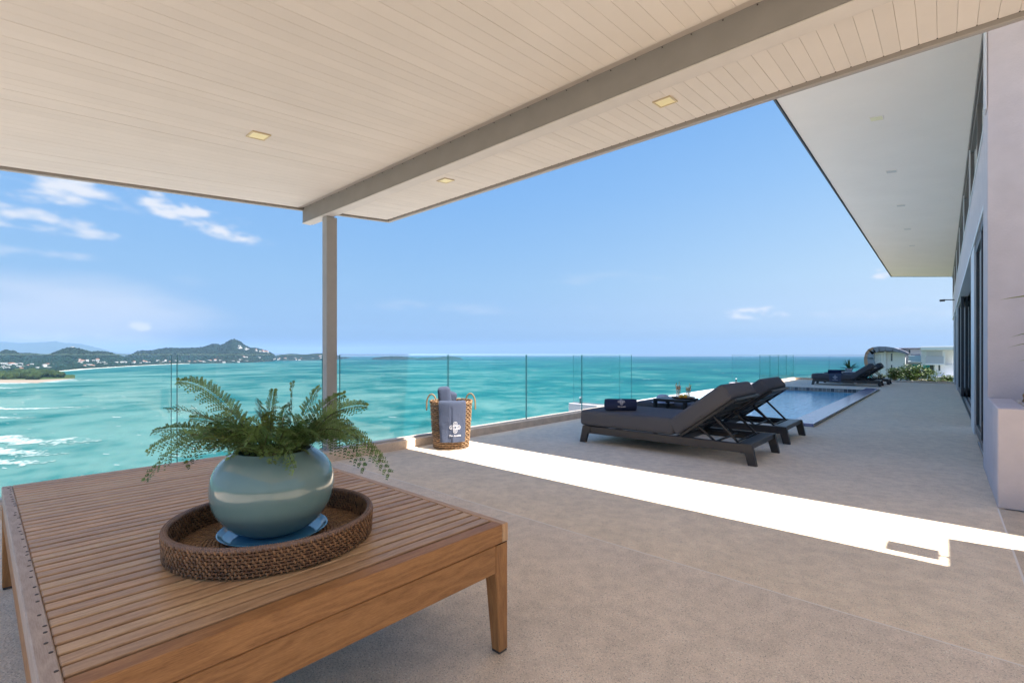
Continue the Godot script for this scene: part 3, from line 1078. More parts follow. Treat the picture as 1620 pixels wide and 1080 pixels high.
# ------------------------------------------------------------------ glass railing
func railing() -> void:
	var runs := []
	var along := [[2.68, 0.48], [0.45, -1.10], [-1.135, -2.43], [-2.62, -4.145], [-4.16, -5.745], [-5.757, -7.30], [-7.313, -9.17]]
	var words := ["glass balustrade panel on the kerb at the left edge of the picture", "glass balustrade panel left of the pale gap, in front of the far headland", "glass balustrade panel just left of the square post, behind the fern", "glass balustrade panel between the square post and the towel basket",
		"glass balustrade panel directly behind the towel basket", "glass balustrade panel beyond the basket, left of the rolled towel", "last glass balustrade panel before the pool, behind the rolled towel"]
	for i in along.size():
		runs.append([Vector3(-4.86, 0.10, along[i][0]), Vector3(-4.86, 0.10, along[i][1]), words[i]])
	var far := [[-19.42, -20.83], [-20.86, -22.14], [-22.17, -23.47], [-23.50, -24.88]]
	var fw := ["nearest of the four darker glass panels edge-on beyond the pool", "second of the four darker glass panels beyond the pool", "third of the four darker glass panels beyond the pool", "farthest of the four darker glass panels, at the deck corner"]
	for i in 4:
		runs.append([Vector3(-5.06, 0.08, far[i][0]), Vector3(-5.06, 0.08, far[i][1]), fw[i]])
	runs.append([Vector3(-4.94, 0.06, -8.83), Vector3(-6.1, 0.06, -8.83), "short glass panel standing on the pool's outer wall, across the end of the balustrade"])
	runs.append([Vector3(-5.09, 0.05, -19.6), Vector3(-6.1, 0.05, -19.6), "short glass panel at the far end of the pool, standing out over the ledge"])
	runs.append([Vector3(-5.03, 0.07, -24.95), Vector3(-3.72, 0.07, -24.95), "glass panel along the far edge of the deck, left of its seam"])
	runs.append([Vector3(-3.69, 0.07, -24.95), Vector3(-1.9, 0.07, -24.95), "glass panel along the far edge of the deck, behind the far loungers"])
	for r in runs:
		var a: Vector3 = r[0]
		var b: Vector3 = r[1]
		var hgt := 1.125 - a.y
		var d := b - a
		var l := d.length()
		var t := thing("glass_panel", r[2], "glass panel", (a + b) / 2.0, atan2(d.x, d.z), "glass balustrade panels")
		var mb := MB.new()
		mb.box(Vector3(0, hgt / 2, 0), Vector3(0.012, hgt - 0.012, l - 0.012))
		obj("pane", mb.mesh(), M.glass_darkened if a.x == b.x and a.z < -19.4 else M.glass, t)
		obj("top_edge", bx(Vector3(0.0125, 0.006, l), 0.001), M.glass_edge_pale, t, Vector3(0, hgt - 0.003, 0))
		obj("side_edge", bx(Vector3(0.0125, hgt - 0.012, 0.004), 0.0008), M.glass_edge, t, Vector3(0, hgt / 2, l / 2 - 0.003))
		obj("side_edge", bx(Vector3(0.0125, hgt - 0.012, 0.006), 0.001), M.glass_edge, t, Vector3(0, hgt / 2, -l / 2 + 0.003))
		obj("base_channel", bx(Vector3(0.03, 0.02, l), 0.002), M.channel, t, Vector3(0, 0.009, 0))

# ------------------------------------------------------------------ land and water
func hill_y(x: float, z: float, f: FastNoiseLite) -> float:
	var d := -z
	var edge := lerpf(-6.6, -13.5, clampf((d - 26.0) / 90.0, 0.0, 1.0))
	if d > 150.0:
		edge = -13.5 + (d - 150.0) * 0.25
	var top := -2.2
	if d < 26.0:
		top = -3.0
	elif d < 118.0:
		top = lerpf(-1.8, -5.2, (d - 26.0) / 92.0)
	else:
		top = -5.2
	var y := top + f.get_noise_2d(x, z) * 0.5
	var off := edge - x
	if off > 0.0:
		y -= off * 0.85 + f.get_noise_2d(x * 0.6, z * 0.6) * minf(off, 10.0) * 0.25
	if d > 170.0:
		y -= (d - 170.0) * 0.5
	if d > -30.0 and d < 25.6 and x > -18.0 and x < 9.5:
		y = minf(y, -4.2)
	return maxf(y, SEA - 6.0)

func hillside() -> void:
	var f := noise(0.09, 3, 12)
	var f2 := noise(0.35, 3, 19)
	var rows := []
	var cols := []
	var xs := []
	var x := -150.0
	while x < 140.0:
		xs.append(x)
		x += 1.2 if absf(x + 5.0) < 22.0 else 5.0
	var z := 90.0
	while z > -380.0:
		var row := PackedVector3Array()
		var cc := []
		for xx in xs:
			var y := hill_y(xx, z, f)
			row.append(Vector3(xx, y, z))
			var k := f2.get_noise_2d(xx, z)
			var c := Color(0.045, 0.075, 0.018).lerp(Color(0.12, 0.15, 0.04), clampf(0.5 + k, 0, 1))
			if y > -6.0:
				c = Color(0.07, 0.10, 0.03).lerp(Color(0.13, 0.13, 0.07), clampf(0.5 + k, 0, 1))
			cc.append(c)
		rows.append(row)
		cols.append(cc)
		z -= 1.6 if z < -20.0 and z > -130.0 else 6.0
	var mb := MB.new()
	mb.use_col = true
	mb.grid(rows, 1, 1, false, cols)
	struct("hillside", mb.mesh(), M.land)
	# shrubs on the slope under the terrace
	rng.seed = 40
	var at := []
	var cs := []
	for i in 500:
		var p := Vector3(rng.randf_range(-60, -8), 0, rng.randf_range(-150, 30))
		p.y = hill_y(p.x, p.z, f)
		if p.y > -5.5:
			continue
		var s := rng.randf_range(1.2, 3.2)
		at.append(Transform3D(Basis.from_euler(Vector3(0, rng.randf() * TAU, 0)).scaled(Vector3(s, s * rng.randf_range(0.6, 0.9), s)), p))
		var k := rng.randf_range(0.6, 1.3)
		cs.append(Color(0.05 * k, 0.085 * k, 0.02 * k))
	multi("slope_undergrowth", clump_mesh(3), M.land, at, cs)

func clump_mesh(sd: int) -> ArrayMesh:
	var f := noise(1.0, 3, sd)
	var mb := MB.new()
	var rows := []
	for i in 9:
		var row := PackedVector3Array()
		for k in 13:
			var a := -TAU * (k % 12) / 12.0
			var e := -PI / 2 + PI * i / 8.0
			var d := Vector3(cos(e) * cos(a), sin(e), cos(e) * sin(a))
			row.append(d * (1.0 + 0.55 * f.get_noise_3dv(d * 1.7)))
		rows.append(row)
	mb.grid(rows, 1, 1, true)
	return mb.mesh()

func sea() -> void:
	var fa := noise(1.0, 4, 101)
	var fb := noise(1.0, 3, 102)
	var fc := noise(1.0, 2, 103)
	var az := []
	var a := -180.0
	while a < 180.0:
		az.append(a)
		a += 0.3 if a > -92.0 and a < 12.0 else 3.0
	az.append(180.0)
	var rad := []
	var r := 40.0
	while r < 33000.0:
		rad.append(r)
		r *= 1.02 if r > 200.0 and r < 15000.0 else 1.06
	rad.append(34000.0)
	var rows := []
	var cols := []
	var shallow := Color(0.088, 0.196, 0.187)
	var mid := Color(0.013, 0.105, 0.110)
	var deep := Color(0.0005, 0.050, 0.072)
	for q in rad:
		var row := PackedVector3Array()
		var cc := []
		for b in az:
			var t := deg_to_rad(b)
			var x: float = sin(t) * q
			var z: float = -cos(t) * q
			row.append(Vector3(x, SEA, z))
			# shallows towards the bay on the left, deeper towards the open sea on the right
			var lr := clampf((b + 92.0) / 80.0, 0.0, 1.0)
			var lg := log(q)
			var n1 := fa.get_noise_2d(b * 0.055, lg * 3.4)
			var n2 := fb.get_noise_2d(b * 0.16 + 40.0, lg * 11.0)
			var n3 := fc.get_noise_2d(b * 0.5, lg * 34.0)
			var dd := lr * 0.55 + clampf((lg - 6.6) / 2.6, -0.2, 1.0) * 0.42 + n1 * 0.46 + n2 * 0.40 + n3 * 0.24
			if q > 9000.0:
				dd += 0.1
			var c := shallow.lerp(mid, clampf(dd * 1.9, 0, 1)).lerp(deep, clampf((dd - 0.5) * 1.6, 0, 1))
			var grain := 1.0 + n3 * 0.10
			cc.append(Color(c.r * grain, c.g * grain, c.b * grain))
		rows.append(row)
		cols.append(cc)
	var mb := MB.new()
	mb.use_col = true
	mb.grid(rows, 1, 1, false, cols)
	struct("sea", mb.mesh(), M.sea)
	# whitecaps: low slivers of foam
	var at := []
	rng.seed = 77
	var sl := MB.new()
	var srows := []
	for i in 9:
		var t := i / 8.0
		var w := sin(PI * t) * (0.8 + 0.4 * sin(t * 9.0))
		srows.append(PackedVector3Array([Vector3(t - 0.5, 0.0, -0.16 * w), Vector3(t - 0.5, 0.04 * w, 0.0), Vector3(t - 0.5, 0.0, 0.2 * w)]))
	sl.grid(srows)
	for i in 420:
		var px := rng.randf_range(-60.0, 1500.0)
		var dep := exp(rng.randf_range(log(380.0), log(6000.0)))
		if px < 300.0 and dep > 3000.0:
			continue
		var s := rng.randf_range(0.5, 1.5) * (3.0 + dep * 0.006)
		if rng.randf() < 0.8:
			s *= 0.5
		at.append(Transform3D(Basis(Vector3.UP, YAW + rng.randf_range(-0.25, 0.25)).scaled(Vector3(s * 2.2, 1.0, s * 1.3)), far_at(px, dep, SEA + 0.15)))
	multi("whitecaps", sl.mesh(), M.foam, at, [])

# a breaking line: a ragged sheet of foam lying on the water along a path of [px, depth], width in metres
func foam_line(called: String, path: Array, width: float, sd: int, holes := 0.0) -> void:
	var f := noise(1.0, 4, sd)
	var mb := MB.new()
	mb.use_col = true
	var P := PackedVector3Array()
	for p in path:
		P.append(far_at(p[0], p[1], SEA + 0.25))
	var fine := arc_path(Array(P), 140)
	var nw := 26
	var grid_p := []
	var dens := []
	for i in fine.size():
		var d := (fine[mini(i + 1, fine.size() - 1)] - fine[maxi(i - 1, 0)]).normalized()
		var side := Vector3(d.z, 0, -d.x)
		var t := i / float(fine.size() - 1)
		var row := PackedVector3Array()
		var dr := []
		for k in nw:
			var u := k / (nw - 1.0) * 2.0 - 1.0
			var p := fine[i] + side * (u * width * 0.5 + f.get_noise_2d(t * 7.0, 3.3) * width * 0.35)
			p.y = SEA + 0.2 + 0.12 * (1.0 - u * u)
			row.append(p)
			var env := sqrt(maxf(sin(PI * t), 0.0)) * (1.0 - u * u)
			dr.append(env - 0.60 - holes + f.get_noise_2d(p.x * 0.02, p.z * 0.02 * 1.3) * 0.5 + f.get_noise_2d(p.x * 0.07, p.z * 0.2) * 0.6)
		grid_p.append(row)
		dens.append(dr)
	for i in fine.size() - 1:
		for k in nw - 1:
			if dens[i][k] + dens[i + 1][k] + dens[i][k + 1] + dens[i + 1][k + 1] > 0.0:
				var a: Vector3 = grid_p[i][k]
				var b: Vector3 = grid_p[i][k + 1]
				var c: Vector3 = grid_p[i + 1][k + 1]
				var d2: Vector3 = grid_p[i + 1][k]
				var g := clampf(dens[i][k] * 1.15 + 0.02, 0.0, 1.0)
				mb.col = Color(0.085, 0.19, 0.182).lerp(Color(0.5, 0.54, 0.54), g)
				if (b - a).cross(d2 - a).y > 0.0:
					mb.quad(a, b, c, d2)
				else:
					mb.quad(a, d2, c, b)
	var o := obj(called, mb.mesh(), M.foam_tint)
	tag(o, "", "", "", "stuff")

var shore := [[-420, 601], [-200, 599], [0, 596.5], [40, 592.5], [80, 588.8], [120, 584.8], [160, 582.2], [200, 579.6], [240, 577.4], [275, 575.8], [300, 575.3], [340, 574.6], [370, 574.0], [400, 573.2], [430, 571.6], [437, 570.2], [470, 570.0], [520, 569.6], [540, 568.0], [552, 566.0], [558, 565.2]]

func shore_depth(px: float) -> float:
	var k := 0
	while k < shore.size() - 2 and px > shore[k + 1][0]:
		k += 1
	var t := clampf((px - shore[k][0]) / (shore[k + 1][0] - shore[k][0]), 0, 1)
	return 101.1 * FL / (lerpf(shore[k][1], shore[k + 1][1], t) - 561.0)

# hills: [bearing, depth, top row, half width in bearing, half depth in metres]
var hills := [[-330, 6500, 545, 90, 1500], [-150, 6200, 551, 60, 900], [12, 5200, 557.8, 20, 500], [114, 5100, 554.0, 30, 600], [160, 5600, 560.0, 26, 500], [40, 6000, 561.2, 40, 500], [222, 7200, 558.6, 16, 500], [266, 7600, 553.2, 36, 700], [308, 7900, 553.8, 28, 700], [337, 7900, 549.0, 17, 700], [369, 7700, 542.2, 15, 700], [374, 7700, 550.0, 40, 900], [412, 8000, 558.0, 20, 600], [462, 9900, 561.2, 22, 500], [505, 10100, 560.2, 22, 600], [540, 10400, 559.9, 10, 500]]

func land_y(px: float, dep: float, ds: float, f: FastNoiseLite) -> float:
	var inl := dep - ds
	var y := SEA - 1.0 + clampf(inl / 40.0, 0.0, 1.0) * 3.0 + clampf((inl - 60.0) / 1500.0, 0.0, 1.0) * 26.0
	var q := 0.0
	for h in hills:
		var dx: float = (px - h[0]) / h[3]
		var dz: float = (dep - h[1]) / h[4]
		var e := dx * dx * 0.5 + dz * dz * 0.5
		if e < 7.0:
			var top: float = 1.1 + (561.0 - h[2]) / FL * h[1] - SEA
			q += pow(top * exp(-e), 2.6)
	var hh := pow(q, 1.0 / 2.6) * 0.93
	var w := clampf((inl - 40.0) / 500.0, 0.0, 1.0)
	var p := far_at(px, dep, 0)
	y += hh * w * (1.0 + 0.04 * f.get_noise_2d(p.x * 0.004, p.z * 0.004))
	if inl > 60.0:
		y += maxf(0.0, 4.0 + 4.0 * f.get_noise_2d(p.x * 0.03, p.z * 0.03) + 4.0 * f.get_noise_2d(p.x * 0.11, p.z * 0.11)) * clampf((inl - 60.0) / 60.0, 0.0, 1.0)
	return y

func coast() -> void:
	var f := noise(1.0, 2, 55)
	var f2 := noise(1.0, 3, 56)
	var rows := []
	var cols := []
	var list := []
	var px := -420.0
	while px <= 559.0:
		list.append(px)
		px += 3.0 if px < -10.0 else 1.1
	var steps := 110
	for i in steps:
		var t := pow(i / (steps - 1.0), 1.35)
		var row := PackedVector3Array()
		var cc := []
		for k in list.size():
			var q: float = list[k]
			var ds := shore_depth(q)
			var span_d := 12500.0 - ds if q < 430.0 else 2400.0
			var dep := ds + span_d * t
			var y := land_y(q, dep, ds, f)
			if q > 545.0:
				y = lerpf(y, SEA - 2.0, clampf((q - 545.0) / 13.0, 0, 1))
			if i == steps - 1:
				y = SEA - 4.0
			row.append(far_at(q, dep, y))
			var inl := dep - ds
			var p := far_at(q, dep, 0)
			var k2 := f2.get_noise_2d(p.x * 0.012, p.z * 0.012) + 0.6 * f2.get_noise_2d(p.x * 0.05, p.z * 0.05)
			var c := Color(0.009, 0.025, 0.023).lerp(Color(0.030, 0.050, 0.036), clampf(0.45 + k2 * 0.7, 0, 1))  # bluish: part of the distance haze is put into this colour
			if inl < 75.0 and q < 300.0:
				c = Color(0.62, 0.58, 0.50)
			elif y < SEA + 45.0 and f2.get_noise_2d(p.x * 0.006 + 90.0, p.z * 0.006) > 0.22:
				c = c.lerp(Color(0.20, 0.18, 0.15), 0.55)
			cc.append(c)
		rows.append(row)
		cols.append(cc)
	var mb := MB.new()
	mb.use_col = true
	mb.grid(rows, 1, 1, false, cols)
	struct("coast_hills", mb.mesh(), M.land)
	# far blue range behind the bay
	var prof := [[-520, 548], [-380, 538], [-250, 545], [-120, 536], [-40, 543], [0, 540], [14, 540.6], [28, 542.6], [48, 541.6], [70, 541.0], [88, 539.2], [97, 541.8], [116, 542.6], [140, 546.0], [158, 551], [181, 557.5], [205, 561], [225, 562.6]]
	var rr := []
	for i in 7:
		var dep: float = [29000, 30000, 31000, 32000, 33000, 34000, 34500][i]
		var hf: float = [0.0, 0.35, 0.72, 1.0, 0.7, 0.35, 0.0][i]
		var row := PackedVector3Array()
		for k in prof.size():
			for m in 6:
				if k == prof.size() - 1 and m > 0:
					continue
				var t := m / 6.0
				var a: Array = prof[k]
				var b: Array = prof[mini(k + 1, prof.size() - 1)]
				var q := lerpf(a[0], b[0], t)
				var top := 1.1 + (561.0 - lerpf(a[1], b[1], t)) / FL * 32000.0 - SEA
				top += f.get_noise_2d(q * 0.15, dep * 0.001) * 40.0
				row.append(far_at(q, dep, SEA - 5.0 + maxf(top, 0.0) * hf))
		rr.append(row)
	var mb2 := MB.new()
	mb2.use_col = true
	mb2.col = Color(0.05, 0.085, 0.05)
	mb2.grid(rr)
	struct("distant_mountains", mb2.mesh(), M.land)
	# two low islands on the horizon: [[bearing, top row], ...]
	island("low_island", [[586, 566.6], [596, 565.0], [608, 563.6], [622, 563.0], [638, 563.6], [652, 565.2], [668, 566.8]], 10200.0, 569.0, "low dark island on the horizon just right of the square post")
	island("low_island", [[655, 566.6], [672, 565.4], [688, 565.2], [700, 564.2], [714, 563.4], [724, 564.6], [734, 567.2]], 9600.0, 569.2, "low dark island on the horizon behind the glass seam above the towel basket")
	# headland at the left
	var hd := MB.new()
	hd.use_col = true
	var hr := []
	var hc := []
	for i in 14:
		var t := i / 13.0
		var row := PackedVector3Array()
		var cc := []
		for k in 41:
			var q := -150.0 + 268.0 * k / 40.0
			var wd := clampf((118.0 - q) / 60.0, 0.0, 1.0)
			var dep := lerpf(1690.0 + 260.0 * (1.0 - wd), 2500.0, t)
			var y := SEA - 1.0 + sin(PI * clampf(t, 0, 1)) * 9.0 * wd + 2.0 * sin(PI * t)
			row.append(far_at(q, dep, y))
			cc.append(Color(0.30, 0.25, 0.20) if t < 0.2 else Color(0.05, 0.075, 0.025))
		hr.append(row)
		hc.append(cc)
	hd.grid(hr, 1, 1, false, hc)
	struct("headland", hd.mesh(), M.land)
	rng.seed = 61
	var at := []
	var cs := []
	for i in 420:
		var q := rng.randf_range(-145.0, 98.0)
		var dep := rng.randf_range(1860.0, 2400.0)
		if q > 60.0:
			dep = rng.randf_range(2010.0, 2330.0)
		if q > -10.0 and q < 22.0 and dep > 2200.0:
			continue
		var sz := rng.randf_range(9.0, 17.0)
		if q > 80.0:
			sz *= 0.7
		at.append(Transform3D(Basis.from_euler(Vector3(rng.randf() * 0.4, rng.randf() * TAU, 0)).scaled(Vector3(sz, sz * rng.randf_range(0.75, 1.15), sz)), far_at(q, dep, SEA + 12.0 + (6.0 if q > 25.0 and q < 90.0 else 2.0) * rng.randf_range(0.3, 1.0))))
		var k := rng.randf_range(0.55, 1.25)
		cs.append(Color(0.036 * k, 0.054 * k, 0.020 * k))
	multi("headland_wood", clump_mesh(9), M.land, at, cs)
	# woods of the plain and the lower hills
	at = []
	cs = []
	for i in 9000:
		var q := rng.randf_range(-30.0, 548.0)
		var ds := shore_depth(q)
		var inl := 70.0 + pow(rng.randf(), 1.8) * 3000.0
		if q > 430.0:
			inl = 60.0 + rng.randf() * 900.0
		var dep := ds + inl
		var y := land_y(q, dep, ds, f)
		var sz := rng.randf_range(5.0, 10.0) * (1.0 + dep / 14000.0)
		at.append(Transform3D(Basis.from_euler(Vector3(0, rng.randf() * TAU, 0)).scaled(Vector3(sz, sz * 0.7, sz)), far_at(q, dep, y + sz * 0.15)))
		var k := rng.randf_range(0.5, 1.3)
		cs.append(Color(0.018 * k, 0.036 * k, 0.027 * k))  # bluish like the hills, some haze put into the colour
	multi("coastal_wood", clump_mesh(14), M.land, at, cs)
	# houses and hotels of the bay: [bearing from, to, how many, inland from, to, size]
	var groups := [[0, 30, 12, 500, 1500, 1.2], [30, 62, 6, 350, 1200, 0.9], [62, 100, 5, 300, 900, 0.9], [100, 150, 8, 150, 800, 1.0], [150, 205, 9, 120, 800, 0.9], [205, 282, 14, 90, 900, 0.9], [282, 350, 12, 40, 500, 0.9], [350, 436, 10, 40, 400, 0.9], [376, 392, 7, 900, 1200, 1.0], [404, 424, 8, 600, 1000, 1.0], [438, 512, 12, 60, 600, 1.1]]
	var house_mesh := MB.new()
	house_mesh.box(Vector3(0, 0.15, 0), Vector3(1, 1.3, 0.8))
	var hm := house_mesh.mesh()
	var roof := MB.new()
	var e := 0.56
	var rp := [Vector3(-e, 0.805, 0.46), Vector3(e, 0.805, 0.46), Vector3(e, 0.805, -0.46), Vector3(-e, 0.805, -0.46), Vector3(-0.3, 1.2, 0), Vector3(0.3, 1.2, 0)]
	roof.quad(rp[0], rp[1], rp[5], rp[4])
	roof.quad(rp[2], rp[3], rp[4], rp[5])
	roof.tri(rp[1], rp[2], rp[5])
	roof.tri(rp[3], rp[0], rp[4])
	roof.quad(rp[3], rp[2], rp[1], rp[0])
	var rm := roof.mesh()
	rng.seed = 90
	var win := MB.new()
	for k in 3:
		win.box(Vector3(-0.3 + 0.3 * k, 0.3, 0.402), Vector3(0.14, 0.3, 0.01))
	var wm := win.mesh()
	for g in groups:
		for i in int(g[2]):
			var q := rng.randf_range(g[0], g[1])
			var ds := shore_depth(q)
			var dep := ds + rng.randf_range(g[3], g[4])
			var y := land_y(q, dep, ds, f)
			var w: float = rng.randf_range(16.0, 34.0) * g[5] * (0.6 + dep / 12000.0)
			var tl := rng.randf_range(8.0, 15.0) * (0.75 + dep / 14000.0)
			var red := rng.randf() < 0.28
			var t := thing("bay_house", "tiny white house with a red roof among trees across the bay" if red else "tiny white flat-roofed house among trees across the bay", "house", far_at(q, dep, y + 5.0), YAW + rng.randf_range(-0.7, 0.7), "red-roofed houses far across the bay" if red else "white houses far across the bay")
			t.scale = Vector3(w, tl, w)
			obj("walls", hm, M.tower_white, t)
			if red:
				obj("roof", rm, M.roof_red, t)
			else:
				obj("window_row", wm, M.villa_window, t)
	# white dome house on the dark hill
	var dq := 114.0
	var t2 := thing("hilltop_house", "white house standing alone on top of the dark wooded hill at the left", "house", far_at(dq, 5000.0, land_y(dq, 5000.0, shore_depth(dq), f) + 6.0), YAW)
	t2.scale = Vector3(22, 14, 22)
	obj("walls", hm, M.tower_white, t2)
	obj("window_row", wm, M.villa_window, t2)
	# surf
	foam_line("surf", [[-60, 2150], [0, 1700], [45, 1740], [90, 1900], [120, 2050], [142, 2080]], 190.0, 4, -0.12)
	foam_line("surf", [[-80, 1480], [0, 1440], [35, 1480], [72, 1520]], 110.0, 5, 0.02)
	foam_line("surf", [[5, 2560], [40, 2620], [90, 2900], [130, 3350], [200, 4200], [290, 5500]], 150.0, 6, -0.22)
	foam_line("surf", [[-90, 960], [0, 905], [50, 900], [120, 925], [160, 950]], 34.0, 7, -0.12)
	foam_line("surf", [[-90, 800], [0, 775], [40, 772], [80, 780]], 22.0, 21, -0.02)
	foam_line("surf", [[-90, 610], [0, 570], [50, 560], [110, 556], [150, 552]], 52.0, 8, -0.12)
	foam_line("surf", [[-110, 540], [0, 500], [60, 492], [120, 498]], 40.0, 9, -0.12)
	foam_line("surf", [[-110, 480], [0, 452], [50, 448], [90, 452]], 30.0, 22, -0.1)
	foam_line("surf", [[40, 1900], [80, 1850], [130, 1900], [150, 2010]], 70.0, 10, 0.05)
	foam_line("surf", [[440, 8250], [475, 8350], [512, 8300]], 220.0, 12, -0.05)

func island(called: String, prof: Array, dep: float, base_row: float, label: String) -> void:
	var mb := MB.new()
	mb.use_col = true
	var f := noise(1.0, 3, int(dep))
	var rows := []
	var cols := []
	var n: int = (prof.size() - 1) * 8
	for i in 9:
		var t := i / 8.0
		var row := PackedVector3Array()
		var cc := []
		for k in n + 1:
			var s := k / 8.0
			var j := mini(int(s), prof.size() - 2)
			var px := lerpf(prof[j][0], prof[j + 1][0], s - j)
			var top := 1.1 + (561.0 - lerpf(prof[j][1], prof[j + 1][1], s - j)) / FL * dep - SEA
			var ends := sin(PI * clampf(k / float(n), 0, 1))
			var d := dep + (t - 0.5) * 900.0 * sqrt(maxf(ends, 0.0))
			var y := SEA - 2.0 + maxf(top, 0.0) * sqrt(sin(PI * t)) * (1.0 + 0.2 * f.get_noise_2d(px * 0.3, t * 4.0)) * minf(1.0, ends * 4.0)
			row.append(far_at(px, d, y))
			cc.append(Color(0.012, 0.03, 0.03).lerp(Color(0.03, 0.05, 0.04), clampf(0.4 + f.get_noise_2d(px * 0.5, t * 9.0), 0, 1)))
		rows.append(row)
		cols.append(cc)
	mb.grid(rows, 1, 1, false, cols)
	struct(called, mb.mesh(), M.land)

# ------------------------------------------------------------------ neighbouring villas
func vz(px: float, py: float, z: float) -> Vector3:
	var r := ray_of(px, py)
	return EYE + r * (z / r.z)

func villa_box(parent: Node3D, called: String, x0: float, x1: float, r0: float, r1: float, z: float, depth: float, m: Material, y0 := -99.0) -> MeshInstance3D:
	# box whose front stands at z, from bearing x0 to x1 and from top row r0 down to row r1
	var a := vz(x0, r1, z)
	var b := vz(x1, r0, z)
	if y0 > -90.0:
		a.y = y0
	return obj(called, span(Vector3(a.x, a.y, z - depth), Vector3(b.x, b.y, z), 0.03), m, parent)

func villas() -> void:
	var z := -120.0
	# villa with the curling roof
	var a := thing("curved_roof_villa", "white villa under a grey curved roof with a copper edge, left of the other villas", "villa")
	villa_box(a, "wall", 1380, 1400, 557, 604, z, 9.0, M.villa_white, -6.0)
	villa_box(a, "wall", 1400, 1433, 556.5, 604, z - 0.6, 8.0, M.villa_white, -6.0)
	villa_box(a, "corner_pier", 1399, 1402, 555.5, 604, z + 0.15, 0.7, M.villa_white, -6.0)
	for w in [[1380.4, 1384, 558.8, 570.0, 0.05], [1410, 1412.4, 558.6, 571.0, -0.55], [1410, 1412.2, 577.0, 592.0, -0.55]]:
		villa_box(a, "window", w[0], w[1], w[2], w[3], z + w[4], 0.2, M.villa_window)
	var prof := [[1370.5, 584], [1368, 574], [1367.6, 566], [1369.5, 558.5], [1374, 552.5], [1381, 549.2], [1391, 547.8], [1402, 548.0], [1414, 549.6], [1425, 552.6], [1433, 555.8], [1437.5, 558.4]]
	var shell := MB.new()
	var copper := MB.new()
	for i in prof.size() - 1:
		var p := vz(prof[i][0], prof[i][1], z + 1.5)
		var q := vz(prof[i + 1][0], prof[i + 1][1], z + 1.5)
		var d := (q - p).normalized()
		var nn := Vector3(d.y, -d.x, 0) * lerpf(1.7, 0.35, i / 11.0)
		var nn2 := Vector3(d.y, -d.x, 0) * lerpf(1.7, 0.35, (i + 1) / 11.0)
		var bk := Vector3(0, 0, -11.0)
		for m in [shell]:
			m.quad(p + nn, q + nn2, q, p)
			m.quad(q + bk, p + bk, p, q)
			m.quad(p + nn + bk, q + nn2 + bk, q + nn2, p + nn)
			m.quad(q + nn2 + bk, p + nn + bk, p + bk, q + bk)
		if i < 5:
			var o := Vector3(0, 0, 0.03)
			copper.quad(p + nn * 0.35 + o, q + nn2 * 0.35 + o, q + o - nn2 * 0.02, p + o - nn * 0.02)
			copper.quad(p + o - nn * 0.02, q + o - nn2 * 0.02, q - nn2 * 0.02 + bk, p - nn * 0.02 + bk)
	var gable := MB.new()
	var hub := vz(1398, 580, z - 2.0)
	for i in prof.size() - 1:
		var p := vz(prof[i][0], prof[i][1], z - 2.0)
		var q := vz(prof[i + 1][0], prof[i + 1][1], z - 2.0)
		gable.tri(p, hub, q)
		gable.tri(q + Vector3(0, 0, -0.3), hub + Vector3(0, 0, -0.3), p + Vector3(0, 0, -0.3))
	obj("gable", gable.mesh(), M.villa_grey, a)
	obj("curved_roof", shell.mesh(), M.villa_grey, a)
	obj("copper_edge", copper.mesh(), M.villa_copper, a)
	# middle villa
	var b := thing("flat_roof_villa", "white villa with a thin dark flat roof and glazed balcony between two other villas", "villa")
	var zb := z - 3.0
	villa_box(b, "wall", 1426, 1460, 551.5, 604, zb, 9.0, M.villa_white, -6.0)
	villa_box(b, "roof", 1423, 1462, 549.8, 551.3, zb + 1.2, 11.0, M.villa_grey)
	villa_box(b, "window", 1438.5, 1440.6, 553.2, 558.8, zb + 0.05, 0.2, M.villa_window)
	villa_box(b, "balcony_slab", 1437, 1458, 571.0, 573.0, zb + 2.2, 2.2, M.villa_white)
	villa_box(b, "balustrade", 1438, 1457.5, 562.5, 570.8, zb + 2.1, 0.08, M.villa_balustrade)
	villa_box(b, "window", 1441, 1456, 560.0, 570.5, zb + 0.06, 0.2, M.villa_shade)
	villa_box(b, "window", 1444, 1457, 576.0, 586.0, zb + 0.06, 0.2, M.villa_teal)
	# right villa
	var c := thing("louvred_villa", "large white villa with vertical louvres over its balcony and a turquoise window", "villa")
	var zc := z + 4.0
	villa_box(c, "roof", 1457, 1530, 547.6, 553.6, zc + 1.6, 14.0, M.villa_white)
	villa_box(c, "wall", 1458, 1530, 553.7, 604, zc - 1.6, 9.0, M.villa_white, -6.0)
	villa_box(c, "wall", 1479, 1530, 577.0, 604, zc, 1.55, M.villa_white, -6.0)
	villa_box(c, "recess_shade", 1466, 1492, 554.5, 575.0, zc - 1.52, 0.1, M.villa_shade)  # thin sheet, shade at the back of the balcony put into its colour
	villa_box(c, "balcony_slab", 1464.5, 1494, 575.0, 577.0, zc + 1.2, 2.7, M.villa_white)
	villa_box(c, "balcony_front", 1465, 1493.5, 563.5, 574.8, zc + 1.15, 0.12, M.villa_shade)
	villa_box(c, "pier", 1493.4, 1495.6, 553.7, 577, zc + 1.2, 0.4, M.villa_white)
	var x := 1465.4
	while x < 1493.0:
		villa_box(c, "louvre", x, x + 0.62, 553.7, 563.2, zc + 1.2, 0.25, M.villa_white)
		x += 1.5
	villa_box(c, "window", 1460.5, 1471.5, 577.5, 590.0, zc - 1.55, 0.1, M.villa_teal)
	villa_box(c, "window", 1471.8, 1477.5, 577.5, 592.0, zc - 1.55, 0.1, M.villa_window)
	villa_box(c, "window", 1485.3, 1488.2, 577.5, 586.4, zc + 0.06, 0.1, M.villa_window)
